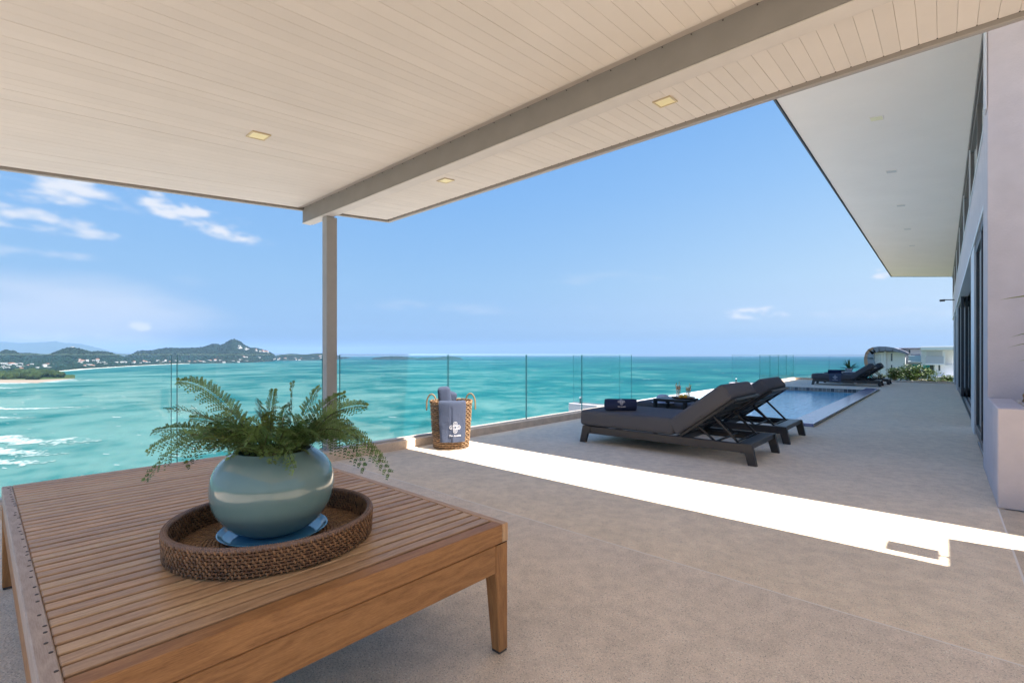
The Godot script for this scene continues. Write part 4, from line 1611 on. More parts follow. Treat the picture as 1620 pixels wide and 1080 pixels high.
	villa_box(c, "plinth", 1478, 1530, 596.5, 598.0, zc + 3.0, 3.0, M.villa_shade)
	# garden bushes between the deck and the villas
	bush("garden_bush", vz(1446, 591, -60.0), Vector3(2.3, 1.0, 1.6), 3600, 71, "broad leafy green tree with yellowish leaves on its right side, in front of the villas", [Color(0.025, 0.055, 0.012), Color(0.055, 0.09, 0.018), Color(0.14, 0.17, 0.025)])
	bush("garden_bush", vz(1416, 591.5, -54.0), Vector3(0.85, 0.75, 0.8), 1300, 72, "round dark green bush at the left end of the leafy tree, near the far loungers", [Color(0.02, 0.045, 0.015), Color(0.045, 0.075, 0.02), Color(0.055, 0.09, 0.022)])
	bush("garden_bush", vz(1501, 600, -52.0), Vector3(0.8, 0.5, 0.7), 800, 73, "small green bush at the foot of the house corner, right of the leafy tree", [Color(0.025, 0.055, 0.015), Color(0.05, 0.085, 0.02), Color(0.07, 0.10, 0.025)])
	bush("garden_bush", vz(1390, 597, -40.0), Vector3(0.5, 0.42, 0.45), 420, 74, "little grey green bush right behind the raised backs of the far loungers", [Color(0.03, 0.045, 0.028), Color(0.06, 0.075, 0.05), Color(0.04, 0.06, 0.035)])
	bush("garden_bush", vz(1478, 603, -40.0), Vector3(1.2, 0.16, 0.5), 420, 75, "low pale flowering shrub along the deck edge before the leafy tree", [Color(0.05, 0.08, 0.02), Color(0.22, 0.18, 0.13), Color(0.07, 0.10, 0.03)])

func bush(called: String, at: Vector3, r: Vector3, n: int, sd: int, label: String, tones: Array) -> void:
	var t := thing(called, label, "bush", at - Vector3(0, r.y, 0))
	var g := RandomNumberGenerator.new()
	g.seed = sd
	var f := noise(1.0, 3, sd)
	var lf := MB.new()
	lf.use_col = true
	lf.quad(Vector3(0, 0, 0), Vector3(0.5, 0.06, 0.28), Vector3(1, 0, 0), Vector3(0.5, 0.06, -0.28))
	var places := []
	var cs := []
	while places.size() < n:
		var d := Vector3(g.randfn(), g.randfn() * 0.9, g.randfn()).normalized()
		var rad := 0.78 + 0.5 * f.get_noise_3dv(d * 1.5) + 0.28 * f.get_noise_3dv(d * 4.0)
		var u := pow(g.randf(), 0.38)
		var p := Vector3(d.x * r.x, d.y * r.y, d.z * r.z) * rad * u
		if p.y < -r.y:
			continue
		if f.get_noise_3dv(p * 0.9 + Vector3(7, 0, 0)) < -0.22:
			continue
		var s := g.randf_range(0.13, 0.26) * (0.6 + r.x * 0.12)
		var b := Basis.from_euler(Vector3(g.randf_range(-0.9, 0.9), g.randf() * TAU, g.randf_range(-0.9, 0.5))).scaled(Vector3(s, s, s))
		places.append(Transform3D(b, p + Vector3(0, r.y, 0)))
		var k := clampf(0.5 + f.get_noise_3dv(p * 0.8) * 1.3, 0, 1)
		var c: Color = tones[0].lerp(tones[1], k)
		if p.x > r.x * 0.1 and g.randf() < 0.4:
			c = c.lerp(tones[2], g.randf())
		var q := g.randf_range(0.7, 1.25)
		cs.append(Color(c.r * q, c.g * q, c.b * q))
	multi("leaves", lf.mesh(), M.leaf, places, cs, t)
	var st := MB.new()
	for i in 7:
		var a := TAU * i / 7.0 + g.randf() * 0.5
		var tip := Vector3(cos(a) * r.x * 0.55, r.y * g.randf_range(0.9, 1.5), sin(a) * r.z * 0.55)
		st.tube(arc_path([Vector3(0, -0.6, 0), Vector3(tip.x * 0.3, tip.y * 0.5, tip.z * 0.3), tip], 6), 0.05 + 0.012 * r.x, 0.015, 5)
	obj("branches", st.mesh(), M.bark, t)

# ------------------------------------------------------------------ wooden table
const TY := 0.485

func table() -> void:
	var t := thing("slatted_table", "low square teak table of narrow slats on tapered legs in the foreground", "table")
	var x0 := -3.372
	var x1 := -1.228
	var z0 := -0.078
	var z1 := -1.347
	rng.seed = 21
	var ym := TY - 0.0345
	# frame boards
	obj("frame_board", bx(Vector3(x1 - x0, 0.069, 0.035), 0.003, Vector2(0.1, 0.3)), M.wood_worn, t, Vector3((x0 + x1) / 2, ym, z0 - 0.0175))
	obj("frame_board", bx(Vector3(x1 - x0, 0.069, 0.031), 0.003, Vector2(0.4, 0.1)), M.wood[2], t, Vector3((x0 + x1) / 2, ym, z1 + 0.0155))
	obj("frame_board", bx(Vector3(0.053, 0.069, z0 - z1 - 0.068), 0.003, Vector2(0.2, 0.55)), M.wood_apron, t, Vector3(x1 - 0.0265, ym, (z0 + z1) / 2 - 0.002))
	obj("frame_board", bx(Vector3(0.036, 0.069, z0 - z1 - 0.068), 0.003, Vector2(0.7, 0.2)), M.wood[1], t, Vector3(x0 + 0.018, ym, (z0 + z1) / 2 - 0.002))
	# slats, each with its own piece of grain
	var pitch := 0.05265
	var slats := []
	for k in 7:
		slats.append(bx(Vector3(0.0422, 0.022, 1.199), 0.0025, Vector2(rng.randf(), rng.randf())))
	var plug := CylinderMesh.new()
	plug.top_radius = 0.004
	plug.bottom_radius = 0.004
	plug.height = 0.002
	plug.radial_segments = 10
	for i in 39:
		var x := -1.292 - pitch * i - 0.0216
		obj("slat", slats[rng.randi() % 7], M.wood[rng.randi() % 4], t, Vector3(x, TY - 0.0115 + rng.randf_range(-0.0008, 0.0006), -0.7137))
		for s in [0.0]:
			if rng.randf() < 0.8:
				obj("screw_plug", plug, M.plug, t, Vector3(x + s + rng.randf_range(-0.012, 0.012), TY + 0.0002, z0 - 0.026 + rng.randf_range(-0.004, 0.004)))
	for z in [-0.40, -0.71, -1.03]:
		obj("cross_batten", bx(Vector3(x1 - x0 - 0.1, 0.03, 0.06), 0.002), M.wood[3], t, Vector3((x0 + x1) / 2, TY - 0.039, z))
	# apron boards below a shadow joint
	var ya := 0.3615
	obj("shadow_joint", bx(Vector3(x1 - x0 - 0.02, 0.008, z0 - z1 - 0.02), 0.001), M.plug, t, Vector3((x0 + x1) / 2, TY - 0.071, (z0 + z1) / 2))
	obj("apron", bx(Vector3(0.028, 0.103, z0 - z1 - 0.13), 0.003, Vector2(0.35, 0.4)), M.wood_apron, t, Vector3(x1 - 0.017, ya, (z0 + z1) / 2))
	obj("apron", bx(Vector3(0.028, 0.103, z0 - z1 - 0.13), 0.003, Vector2(0.8, 0.9)), M.wood_apron, t, Vector3(x0 + 0.017, ya, (z0 + z1) / 2))
	obj("apron", bx(Vector3(x1 - x0 - 0.13, 0.103, 0.028), 0.003, Vector2(0.15, 0.75)), M.wood_apron, t, Vector3((x0 + x1) / 2, ya, z0 - 0.017))
	obj("apron", bx(Vector3(x1 - x0 - 0.13, 0.103, 0.028), 0.003, Vector2(0.6, 0.15)), M.wood_apron, t, Vector3((x0 + x1) / 2, ya, z1 + 0.017))
	for sx in [1.0, -1.0]:
		for sz in [1.0, -1.0]:
			var leg := obj("leg", leg_mesh(sx, sz), M.wood_apron, t, Vector3(x1 - 0.001 if sx > 0 else x0 + 0.001, 0.0, z0 - 0.001 if sz > 0 else z1 + 0.001))
			obj("foot", bx(Vector3(0.042, 0.012, 0.042), 0.003), M.plug, leg, Vector3(-sx * 0.023, 0.006, -sz * 0.023))

func leg_mesh(sx: float, sz: float) -> ArrayMesh:
	# outer faces plumb, inner faces tapering; a small curve where the leg meets the apron
	var mb := MB.new()
	var prof := [[0.413, 0.064], [0.315, 0.064], [0.308, 0.067], [0.298, 0.064], [0.27, 0.0605], [0.012, 0.045]]
	var c := 0.004
	for i in prof.size() - 1:
		var ring := []
		for p in [prof[i + 1], prof[i]]:
			var w: float = p[1]
			var y: float = p[0]
			ring.append([Vector3(-c, y, 0), Vector3(0, y, -c), Vector3(0, y, -w + c), Vector3(-c, y, -w), Vector3(-w + c, y, -w), Vector3(-w, y, -w + c), Vector3(-w, y, -c), Vector3(-w + c, y, 0)])
		for k in 8:
			var a: Vector3 = ring[0][k]
			var b: Vector3 = ring[0][(k + 1) % 8]
			var d: Vector3 = ring[1][(k + 1) % 8]
			var e: Vector3 = ring[1][k]
			var f := func(v: Vector3) -> Vector3: return Vector3(v.x * sx, v.y, v.z * sz)
			var ts := [Vector2(a.y, 0.1 * k), Vector2(b.y, 0.1 * k + 0.05), Vector2(d.y, 0.1 * k + 0.05), Vector2(e.y, 0.1 * k)]
			if sx * sz > 0:
				mb.quad(f.call(a), f.call(b), f.call(d), f.call(e), ts[0], ts[1], ts[2], ts[3])
			else:
				mb.quad(f.call(b), f.call(a), f.call(e), f.call(d), ts[1], ts[0], ts[3], ts[2])
	return mb.mesh()

# ------------------------------------------------------------------ tray, saucer, pot
const PC := Vector3(-1.73, 0, -0.69)

func stitch_mesh() -> ArrayMesh:
	var mb := MB.new()
	mb.chbox(Vector3.ZERO, Vector3(1, 1, 1), 0.28)
	return mb.mesh()

func tray_and_pot() -> void:
	var c := Vector3(-1.72, TY, -0.69)
	var t := thing("woven_tray", "round dark brown rattan tray with a low woven wall on the table", "tray", c)
	var r := 0.32
	var hgt := 0.08
	var wall := MB.new()
	wall.lathe([Vector2(0.0, 0.0), Vector2(r - 0.016, 0.0), Vector2(r - 0.008, 0.004), Vector2(r - 0.004, hgt), Vector2(r - 0.010, hgt), Vector2(r - 0.014, 0.008), Vector2(0.0, 0.008)], 96)
	obj("core", wall.mesh(), M.rattan_dark, t)
	var coils := MB.new()
	var rows := 8
	for i in rows:
		for s in [0, 1]:
			var rr: float = (r - 0.005 + 0.004 * i / rows) if s == 0 else (r - 0.013 + 0.003 * i / rows)
			var ring := PackedVector3Array()
			for k in 120:
				var a := TAU * k / 120.0
				ring.append(Vector3(cos(a) * rr, 0.005 + (i + 0.5) * hgt / rows, sin(a) * rr))
			coils.tube(ring, 0.0030, -1, 6, true)
	for i in 24:
		var ring := PackedVector3Array()
		var rr := 0.012 + i * 0.0122
		for k in 90:
			var a := TAU * k / 90.0
			ring.append(Vector3(cos(a) * rr, 0.0085, sin(a) * rr))
		coils.tube(ring, 0.0052, -1, 6, true)
	obj("coils", coils.mesh(), M.rattan, t).set_meta("kind", "stuff")
	var st := stitch_mesh()
	var at := []
	var cs := []
	rng.seed = 33
	for i in rows:
		var n := 112
		for s in [0, 1]:
			for k in n:
				var a := TAU * (k + (0.5 if i % 2 else 0.0) + rng.randf_range(-0.12, 0.12)) / n
				var rr: float = (r - 0.0015 + 0.004 * i / rows) if s == 0 else (r - 0.0165 + 0.003 * i / rows)
				var b := Basis(Vector3.UP, -a) * Basis(Vector3.RIGHT, 0.35 if s == 0 else -0.35)
				at.append(Transform3D(b.scaled_local(Vector3(0.006, hgt / rows * 1.3, 0.0062)), Vector3(cos(a) * rr, 0.005 + (i + 0.5 + rng.randf_range(-0.1, 0.1)) * hgt / rows, sin(a) * rr)))
				var q := rng.randf_range(0.7, 1.25)
				cs.append(Color(0.235 * q, 0.125 * q, 0.06 * q) if rng.randf() < 0.8 else Color(0.13 * q, 0.06 * q, 0.028 * q))
	for i in 24:
		var rr := 0.012 + i * 0.0122
		var n := int(rr * TAU / 0.011)
		for k in n:
			var a := TAU * (k + rng.randf()) / n
			at.append(Transform3D(Basis(Vector3.UP, -a).scaled_local(Vector3(0.011, 0.004, 0.0045)), Vector3(cos(a) * rr, 0.0128, sin(a) * rr)))
			var q := rng.randf_range(0.6, 1.3)
			cs.append(Color(0.32 * q, 0.185 * q, 0.085 * q))
	multi("weave", st, M.rattan_light, at, cs, t)
	var rim := MB.new()
	var ring := PackedVector3Array()
	for k in 128:
		var a := TAU * k / 128.0
		ring.append(Vector3(cos(a) * (r - 0.006), hgt + 0.004, sin(a) * (r - 0.006)))
	rim.tube(ring, 0.0085, -1, 8, true)
	var rimo := obj("rim", rim.mesh(), M.rattan_rim, t)
	at = []
	cs = []
	for k in 300:
		var a := TAU * (k + rng.randf_range(-0.1, 0.1)) / 300.0
		at.append(Transform3D((Basis(Vector3.UP, -a) * Basis(Vector3.RIGHT, 0.3)).scaled_local(Vector3(0.0186, 0.0186, 0.0048)), Vector3(cos(a) * (r - 0.006), hgt + 0.004, sin(a) * (r - 0.006))))
		var q := rng.randf_range(0.8, 1.15)
		cs.append(Color(0.21 * q, 0.135 * q, 0.105 * q))
	multi("wrapping", st, M.rattan_light, at, cs, rimo)
	# saucer
	var sa := MB.new()
	sa.lathe([Vector2(0, 0), Vector2(0.11, 0), Vector2(0.15, 0.003), Vector2(0.168, 0.016), Vector2(0.174, 0.0215), Vector2(0.1735, 0.0235), Vector2(0.168, 0.0235), Vector2(0.160, 0.0155), Vector2(0.148, 0.0125), Vector2(0.12, 0.0118), Vector2(0, 0.0115)], 72)
	tag(obj("saucer", sa.mesh(), M.glaze_blue, null, PC + Vector3(0, TY + 0.0155, 0)), "shiny blue glazed saucer under the round plant pot", "saucer")

func fern() -> void:
	var base := PC + Vector3(0, TY + 0.028, 0)
	var t := thing("potted_fern", "feathery green fern in a round glossy grey green ceramic pot on the tray", "potted plant", base)
	var pot := MB.new()
	var prof := [Vector2(0, 0), Vector2(0.085, 0.0), Vector2(0.094, 0.002), Vector2(0.102, 0.007)]
	# belly as a smooth curve
	var curve := [[0.102, 0.007], [0.128, 0.021], [0.153, 0.044], [0.173, 0.073], [0.187, 0.105], [0.1945, 0.140], [0.1950, 0.165], [0.1915, 0.194], [0.183, 0.219], [0.170, 0.240], [0.153, 0.257], [0.136, 0.269], [0.1265, 0.276]]
	var cp := []
	for p in curve:
		cp.append(Vector3(p[0], p[1], 0))
	for q in arc_path(cp, 40):
		prof.append(Vector2(q.x, q.y))
	prof.append_array([Vector2(0.1235, 0.2795), Vector2(0.119, 0.2795), Vector2(0.116, 0.276), Vector2(0.122, 0.262), Vector2(0.134, 0.245), Vector2(0.140, 0.235)])
	pot.lathe(prof, 96)
	obj("pot", pot.mesh(), M.glaze, t)
	var soil := MB.new()
	soil.lathe([Vector2(0.142, 0.246), Vector2(0.09, 0.256), Vector2(0.04, 0.258), Vector2(0.0, 0.259)], 32)
	obj("soil", soil.mesh(), M.soil, t)
	rng.seed = 52
	var D := 1.669
	var aims := [[228, 762, 1.60, 0.15], [232, 716, 1.66, 0.10], [241, 682, 1.74, 0.06], [263, 648, 1.72, 0.07], [281, 603, 1.70, 0.10], [300, 662, 1.85, 0.05], [318, 690, 1.55, 0.09], [355, 650, 1.8, 0.04], [408, 632, 1.9, 0.03],
		[432, 616, 1.80, 0.02], [462, 604, 1.72, 0.01], [455, 640, 1.55, 0.06], [505, 612, 1.75, 0.03], [545, 624, 1.72, 0.06], [580, 643, 1.66, 0.08], [556, 668, 1.88, 0.06], [617, 752, 1.60, 0.19], [604, 728, 1.68, 0.17], [578, 742, 1.55, 0.15], [553, 690, 1.52, 0.08],
		[466, 744, 1.43, 0.09], [435, 700, 1.42, 0.08], [392, 700, 1.42, 0.08], [346, 708, 1.48, 0.09], [292, 738, 1.55, 0.12], [510, 700, 1.42, 0.09], [380, 668, 1.5, 0.07], [480, 668, 1.45, 0.07], [535, 655, 1.8, 0.05], [330, 672, 1.62, 0.06], [370, 640, 1.72, 0.03], [420, 655, 1.55, 0.06], [575, 700, 1.62, 0.11], [590, 712, 1.78, 0.13]]
	var g := 0
	for a in aims:
		var tip := EYE + ray_of(a[0], a[1]) * float(a[2]) - base
		frond(t, tip, a[3], g)
		g += 1
	for i in 52:
		var az := rng.randf() * TAU
		var l := rng.randf_range(0.14, 0.30)
		var e := rng.randf_range(0.05, 0.7)
		var tip := Vector3(cos(az) * l * cos(e), 0.265 + l * sin(e) * 0.75, sin(az) * l * cos(e))
		frond(t, tip, rng.randf_range(0.03, 0.08), g)
		g += 1

func frond(t: Node3D, tip: Vector3, lift: float, g: int) -> void:
	var mb := MB.new()
	mb.use_col = true
	var ang := atan2(tip.z, tip.x) + rng.randf_range(-0.5, 0.5)
	var b := Vector3(cos(ang) * rng.randf_range(0.02, 0.085), 0.252, sin(ang) * rng.randf_range(0.02, 0.085))
	var mid := b.lerp(tip, 0.5) + Vector3(0, lift * 1.35, 0)
	mid += Vector3(rng.randf_range(-1, 1), 0, rng.randf_range(-1, 1)) * 0.015
	var n := clampi(int(b.distance_to(tip) * 1.1 / 0.0135), 10, 38)
	var P := PackedVector3Array()
	for i in n + 1:
		var s := i / float(n)
		P.append(b * (1 - s) * (1 - s) + mid * 2.0 * s * (1 - s) + tip * s * s)
	var length := 0.0
	for i in n:
		length += P[i].distance_to(P[i + 1])
	var tone := rng.randf()
	var c0 := Color(0.060, 0.115, 0.036).lerp(Color(0.15, 0.22, 0.075), tone)
	if g % 7 == 3:
		c0 = Color(0.10, 0.13, 0.035)
	mb.col = Color(0.06, 0.07, 0.025)
	mb.tube(P, 0.0016, 0.0005, 4, false, false)
	var roll := rng.randf_range(-0.5, 0.5)
	if g < 34:
		roll = rng.randf_range(0.55, 1.1) * (1.0 if rng.randf() < 0.5 else -1.0)
	for i in range(int(n * 0.16), n):
		var s := i / float(n)
		var tg := (P[i + 1] - P[i]).normalized()
		var side := tg.cross(Vector3.UP).normalized()
		if side.length() < 0.1:
			side = Vector3.RIGHT
		side = side.rotated(tg, roll)
		var up := side.cross(tg)
		var k := minf(minf(1.0, (s - 0.08) * 5.0), (1.0 - s) * 2.4)
		var pl := clampf(length * 0.17, 0.024, 0.054) * (0.25 + 0.75 * pow(k, 0.7)) * (1.0 - 0.15 * s)
		for sg in [-1.0, 1.0]:
			var o: float = 0.5 if sg > 0.0 else 0.0
			var p0: Vector3 = P[i].lerp(P[i + 1], o)
			var dir: Vector3 = (side * sg * 0.8 + tg * 0.6 + up * rng.randf_range(-0.15, 0.35)).normalized()
			var ppl := pl * rng.randf_range(0.75, 1.15)
			var m := maxi(3, int(ppl / 0.0075))
			var q := rng.randf_range(0.7, 1.35)
			mb.col = Color(c0.r * q, c0.g * q, c0.b * q)
			var pn := dir.cross(up).normalized()
			var pu := pn.cross(dir)
			for j in m:
				var w := (j + 0.5) / m
				var pp := p0 + dir * ppl * w - Vector3(0, ppl * 0.2 * w * w, 0)
				var ll := 0.0128 * (1.0 - 0.5 * w)
				for s2 in [-1.0, 1.0]:
					var ld: Vector3 = (pn * s2 * 0.55 + dir * 0.9 + pu * rng.randf_range(0.0, 0.35)).normalized()
					var lw := (ld.cross(pu)).normalized() * ll * 0.25
					var lm := pp + ld * ll * 0.45
					mb.quad(pp, lm + lw, pp + ld * ll, lm - lw)
	obj("frond", mb.mesh(), M.fern, t)

# ------------------------------------------------------------------ towels
func emblem_on(parent: Node, place: Callable, size: float, text := true) -> void:
	# place(u, v) gives [point, outward] on the cloth for u to the right and v upwards, in metres
	var mb := MB.new()
	var loops := []
	for k in 4:
		var a := PI / 2 * k
		for q in [[0.60, 0.40, 0.36], [0.56, 0.20, 0.15]]:
			var loop := []
			for i in 20:
				var th := TAU * i / 20.0
				var p := Vector2(q[0] + cos(th) * q[1], sin(th) * q[2]).rotated(a)
				loop.append(p * size)
			loops.append(loop)
	for l in loops:
		var path := PackedVector3Array()
		for p in l:
			var w: Array = place.call(p.x, p.y)
			path.append(w[0] + w[1] * size * 0.02)
		mb.tube(path, size * 0.034, -1, 5, true)
	obj("emblem", mb.mesh(), M.thread, parent)
	if not text:
		return
	var tm := TextMesh.new()
	tm.text = "The Anadia"
	var fnt := SystemFont.new()
	fnt.font_names = PackedStringArray(["Droid Serif"])
	fnt.font_italic = true
	tm.font = fnt
	tm.font_size = 24
	tm.pixel_size = size * 0.0175
	tm.depth = size * 0.05
	var arr := tm.get_mesh_arrays()
	if arr.is_empty() or arr[Mesh.ARRAY_VERTEX] == null:
		return
	var vs: PackedVector3Array = arr[Mesh.ARRAY_VERTEX]
	var ns := PackedVector3Array()
	for i in vs.size():
		var w: Array = place.call(vs[i].x, vs[i].y - size * 1.5)
		vs[i] = w[0] + w[1] * (vs[i].z + size * 0.03)
		ns.append(w[1])
	arr[Mesh.ARRAY_VERTEX] = vs
	arr[Mesh.ARRAY_NORMAL] = ns
	arr[Mesh.ARRAY_TANGENT] = null
	var am := ArrayMesh.new()
	am.add_surface_from_arrays(Mesh.PRIMITIVE_TRIANGLES, arr)
	obj("lettering", am, M.thread, parent)

func towel_roll(label: String, at: Vector3, axis: Vector3, length: float, r: float, m: Material, face: Vector3, with_emblem: bool, group := "") -> void:
	var t := thing("rolled_towel", label, "towel", at, 0, group)
	var y := face - axis * face.dot(axis)
	y = y.normalized()
	var z := axis.cross(y)
	# cross section: a spiral, flattened where it lies
	var mb := MB.new()
	var f := noise(3.0, 2, 7)
	var sect := func(an: float, x: float) -> Vector3:
		var rr := r * (1.0 + 0.03 * f.get_noise_2d(cos(an) + x * 4.0, sin(an)))
		var v: Vector3 = (y * cos(an) + z * sin(an)) * rr
		if v.y < -r * 0.86:
			v.y = -r * 0.86
		return v
	var rows := []
	for i in 17:
		var x := (i / 16.0 - 0.5) * length
		var edge := clampf(minf(i, 16 - i) / 1.0, 0.0, 1.0)
		var row := PackedVector3Array()
		for k in 41:
			var an := TAU * (k % 40) / 40.0
			row.append(axis * x + sect.call(an, x) * (0.94 + 0.06 * edge))
		rows.append(row)
	mb.grid(rows, 2, 1, true)
	for s in [-1.0, 1.0]:
		var cap := []
		for j in 4:
			var row := PackedVector3Array()
			for k in 41:
				var an: float = TAU * (k % 40) / 40.0 * s
				row.append(axis * s * (length * 0.5 - 0.012 * (1.0 - j / 3.0) + 0.0) + sect.call(an, 0.0) * 0.93 * (j + 0.01) / 3.01)
			cap.append(row)
		cap.reverse()
		mb.grid(cap, 1, 1, true)
	obj("cloth", mb.mesh(), m, t)
	for s in [-1.0, 1.0]:
		var sp := PackedVector3Array()
		for k in 60:
			var an := TAU * 3.0 * k / 59.0
			sp.append(axis * s * (length * 0.5 + 0.001) + sect.call(an, 0.0) * (0.14 + 0.80 * k / 59.0))
		var spm := MB.new()
		spm.tube(sp, r * 0.085, -1, 5)
		obj("rolled_edge", spm.mesh(), m, t)
	if with_emblem:
		var pl := func(u: float, v: float) -> Array:
			var an := v / r
			# v upwards: turn from the facing direction towards up
			var up := Vector3.UP - axis * axis.y
			up = (up - y * up.dot(y)).normalized()
			var d: Vector3 = (y * cos(an) + up * sin(an)).normalized()
			return [axis * u + d * r * 1.012, d]
		emblem_on(t, pl, 0.043)

# ------------------------------------------------------------------ towel basket
func basket() -> void:
	var c := Vector3(-4.455, 0, -3.855)
	var t := thing("towel_basket", "tall round wicker basket with two loop handles standing by the glass balustrade", "basket", c)
	var H := 0.55
	var rad := func(y: float) -> float: return lerpf(0.205, 0.245, pow(clampf(y / H, 0, 1), 0.8))
	var n := 34
	var mb := MB.new()
	mb.use_col = true
	rng.seed = 15
	var rows := 23
	for i in rows:
		var y := 0.012 + (H - 0.03) * i / (rows - 1.0)
		var r: float = rad.call(y)
		var path := PackedVector3Array()
		for k in n * 4:
			var a := TAU * k / (n * 4.0)
			var w := sin(a * n / 2.0 + (PI if i % 2 else 0.0))
			path.append(Vector3(cos(a) * (r + w * 0.008), y + w * 0.0015, sin(a) * (r + w * 0.008)))
		var q := rng.randf_range(0.7, 1.25)
		mb.col = Color(0.29 * q, 0.18 * q, 0.095 * q) if i % 3 else Color(0.22 * q, 0.14 * q, 0.08 * q)
		mb.tube(path, 0.0085, -1, 5, true)
	obj("weave", mb.mesh(), M.willow, t).set_meta("kind", "stuff")
	var sk := MB.new()
	for k in n:
		var a := TAU * (k + 0.5) / n
		sk.tube(pts([Vector3(cos(a) * rad.call(0.0), 0.005, sin(a) * rad.call(0.0)), Vector3(cos(a) * rad.call(H), H, sin(a) * rad.call(H))]), 0.006, -1, 5)
	obj("stakes", sk.mesh(), M.rattan, t).set_meta("kind", "stuff")
	var inner := MB.new()
	inner.lathe([Vector2(0.0, 0.02), Vector2(0.18, 0.02), Vector2(0.196, 0.03), Vector2(0.232, H - 0.03)], 40)
	inner.lathe([Vector2(0.225, H - 0.03), Vector2(0.19, 0.035), Vector2(0.0, 0.03)], 40)
	obj("lining", inner.mesh(), M.rattan_dark, t)
	var rim := MB.new()
	rim.use_col = true
	for s in [0.0, PI / 14.0, PI / 7.0]:
		var path := PackedVector3Array()
		for k in 168:
			var a := TAU * k / 168.0
			path.append(Vector3(cos(a) * (0.246 + 0.008 * sin(14 * a + s * 14)), H + 0.004 + 0.012 * cos(14 * a + s * 14), sin(a) * (0.246 + 0.008 * sin(14 * a + s * 14))))
		rim.col = Color(0.36, 0.20, 0.10)
		rim.tube(path, 0.0085, -1, 6, true)
	obj("rim", rim.mesh(), M.willow, t)
	var right := Vector3(cos(YAW), 0, -sin(YAW))
	for s in [-1.0, 1.0]:
		var o: Vector3 = right.rotated(Vector3.UP, 0.25) * s * 0.236
		var along: Vector3 = right.rotated(Vector3.UP, -0.15)
		var path := PackedVector3Array()
		for k in 17:
			var a := PI * k / 16.0
			path.append(o + along * cos(a) * 0.062 + Vector3(0, H - 0.03 + sin(a) * 0.125, 0))
		path.insert(0, path[0] - Vector3(0, 0.07, 0))
		path.append(path[path.size() - 1] - Vector3(0, 0.07, 0))
		var hb := MB.new()
		hb.use_col = true
		hb.col = Color(0.24, 0.155, 0.085)
		hb.tube(path, 0.0095, -1, 7)
		obj("handle", hb.mesh(), M.willow, t)
	# towel hung over the rim
	var front := atan2(0.654, 0.757) - 0.06        # bearing of the side turned to the lens
	var tw := thing("hanging_towel", "slate blue towel with a white knot emblem hung over the front of the basket", "towel", c)
	var path := [[0.17, 0.50], [0.205, 0.545], [0.235, 0.578], [0.256, 0.582], [0.272, 0.566], [0.276, 0.53], [0.272, 0.44], [0.267, 0.32], [0.262, 0.20], [0.259, 0.105]]
	var cv := []
	for p in path:
		cv.append(Vector3(p[0], p[1], 0))
	var fine := arc_path(cv, 36)
	var nz := noise(1.0, 2, 3)
	var sheet := func(u: float, i: int, off: float) -> Vector3:
		var p: Vector3 = fine[i]
		var fall := clampf((0.56 - p.y) / 0.4, 0.0, 1.0)
		var a := front - u * (1.0 - 0.04 * fall) / 0.262
		var fold := (0.007 * sin(u * 42.0 + 1.0) + 0.01 * nz.get_noise_2d(u * 9.0, p.y * 5.0)) * fall
		if absf(u + 0.012) < 0.012 and fall > 0.15:
			fold -= 0.006
		var r: float = p.x + fold + off
		return Vector3(cos(a) * r, p.y, sin(a) * r)
	var hw := 0.158
	var tb := MB.new()
	var rows_f := []
	var rows_b := []
	for i in range(fine.size() - 1, -1, -1):
		var a := PackedVector3Array()
		var b := PackedVector3Array()
		for k in 41:
			var u := (k / 40.0 * 2.0 - 1.0) * hw
			a.append(sheet.call(u, i, 0.006))
			b.append(sheet.call(-u, i, -0.006))
		rows_f.append(a)
		rows_b.append(b)
	tb.grid(rows_f, 0.32, 0.6)
	tb.grid(rows_b, 0.32, 0.6)
	for s in [-1.0, 1.0]:
		var e := []
		for i in range(fine.size() - 1, -1, -1):
			var a: Vector3 = sheet.call(hw * s, i, 0.006)
			var b: Vector3 = sheet.call(hw * s, i, -0.006)
			e.append(PackedVector3Array([a, b]) if s > 0 else PackedVector3Array([b, a]))
		tb.grid(e)
	var hem := PackedVector3Array()
	for k in 41:
		hem.append(sheet.call((k / 40.0 * 2.0 - 1.0) * hw, fine.size() - 1, 0.0))
	tb.tube(hem, 0.0075, -1, 6)
	obj("cloth", tb.mesh(), M.towel, tw)
	var pl := func(u: float, v: float) -> Array:
		var a := front - (u + 0.03) / 0.262
		var y := 0.275 + v
		var i := 0
		while i < fine.size() - 1 and not (fine[i].y > y and fine[i + 1].y <= y and i > 12):
			i += 1
		var p: Vector3 = sheet.call(u + 0.03, mini(i, fine.size() - 1), 0.008)
		return [Vector3(p.x, y, p.z), Vector3(cos(a), 0, sin(a))]
	emblem_on(tw, pl, 0.064)
	# a second towel, folded, standing in the basket
	var f2 := thing("folded_towel", "slate blue folded towel sticking up out of the wicker basket", "towel", c)
	var cu := MB.new()
	var rgt := Vector3(cos(YAW), 0, -sin(YAW))
	var bb := Basis(rgt, Vector3.UP, rgt.cross(Vector3.UP))
	var lean := bb * Basis(Vector3.BACK, 0.10)
	cu.cushion(rgt * -0.075 + Vector3(0, 0.56, 0), Vector3(0.15, 0.34, 0.09), 0.04, lean, 0.006)
	cu.cushion(rgt * -0.045 + Vector3(0, 0.545, 0) - lean.z * 0.05, Vector3(0.17, 0.26, 0.07), 0.034, bb * Basis(Vector3.BACK, -0.28), 0.006)
	obj("cloth", cu.mesh(), M.towel, f2)

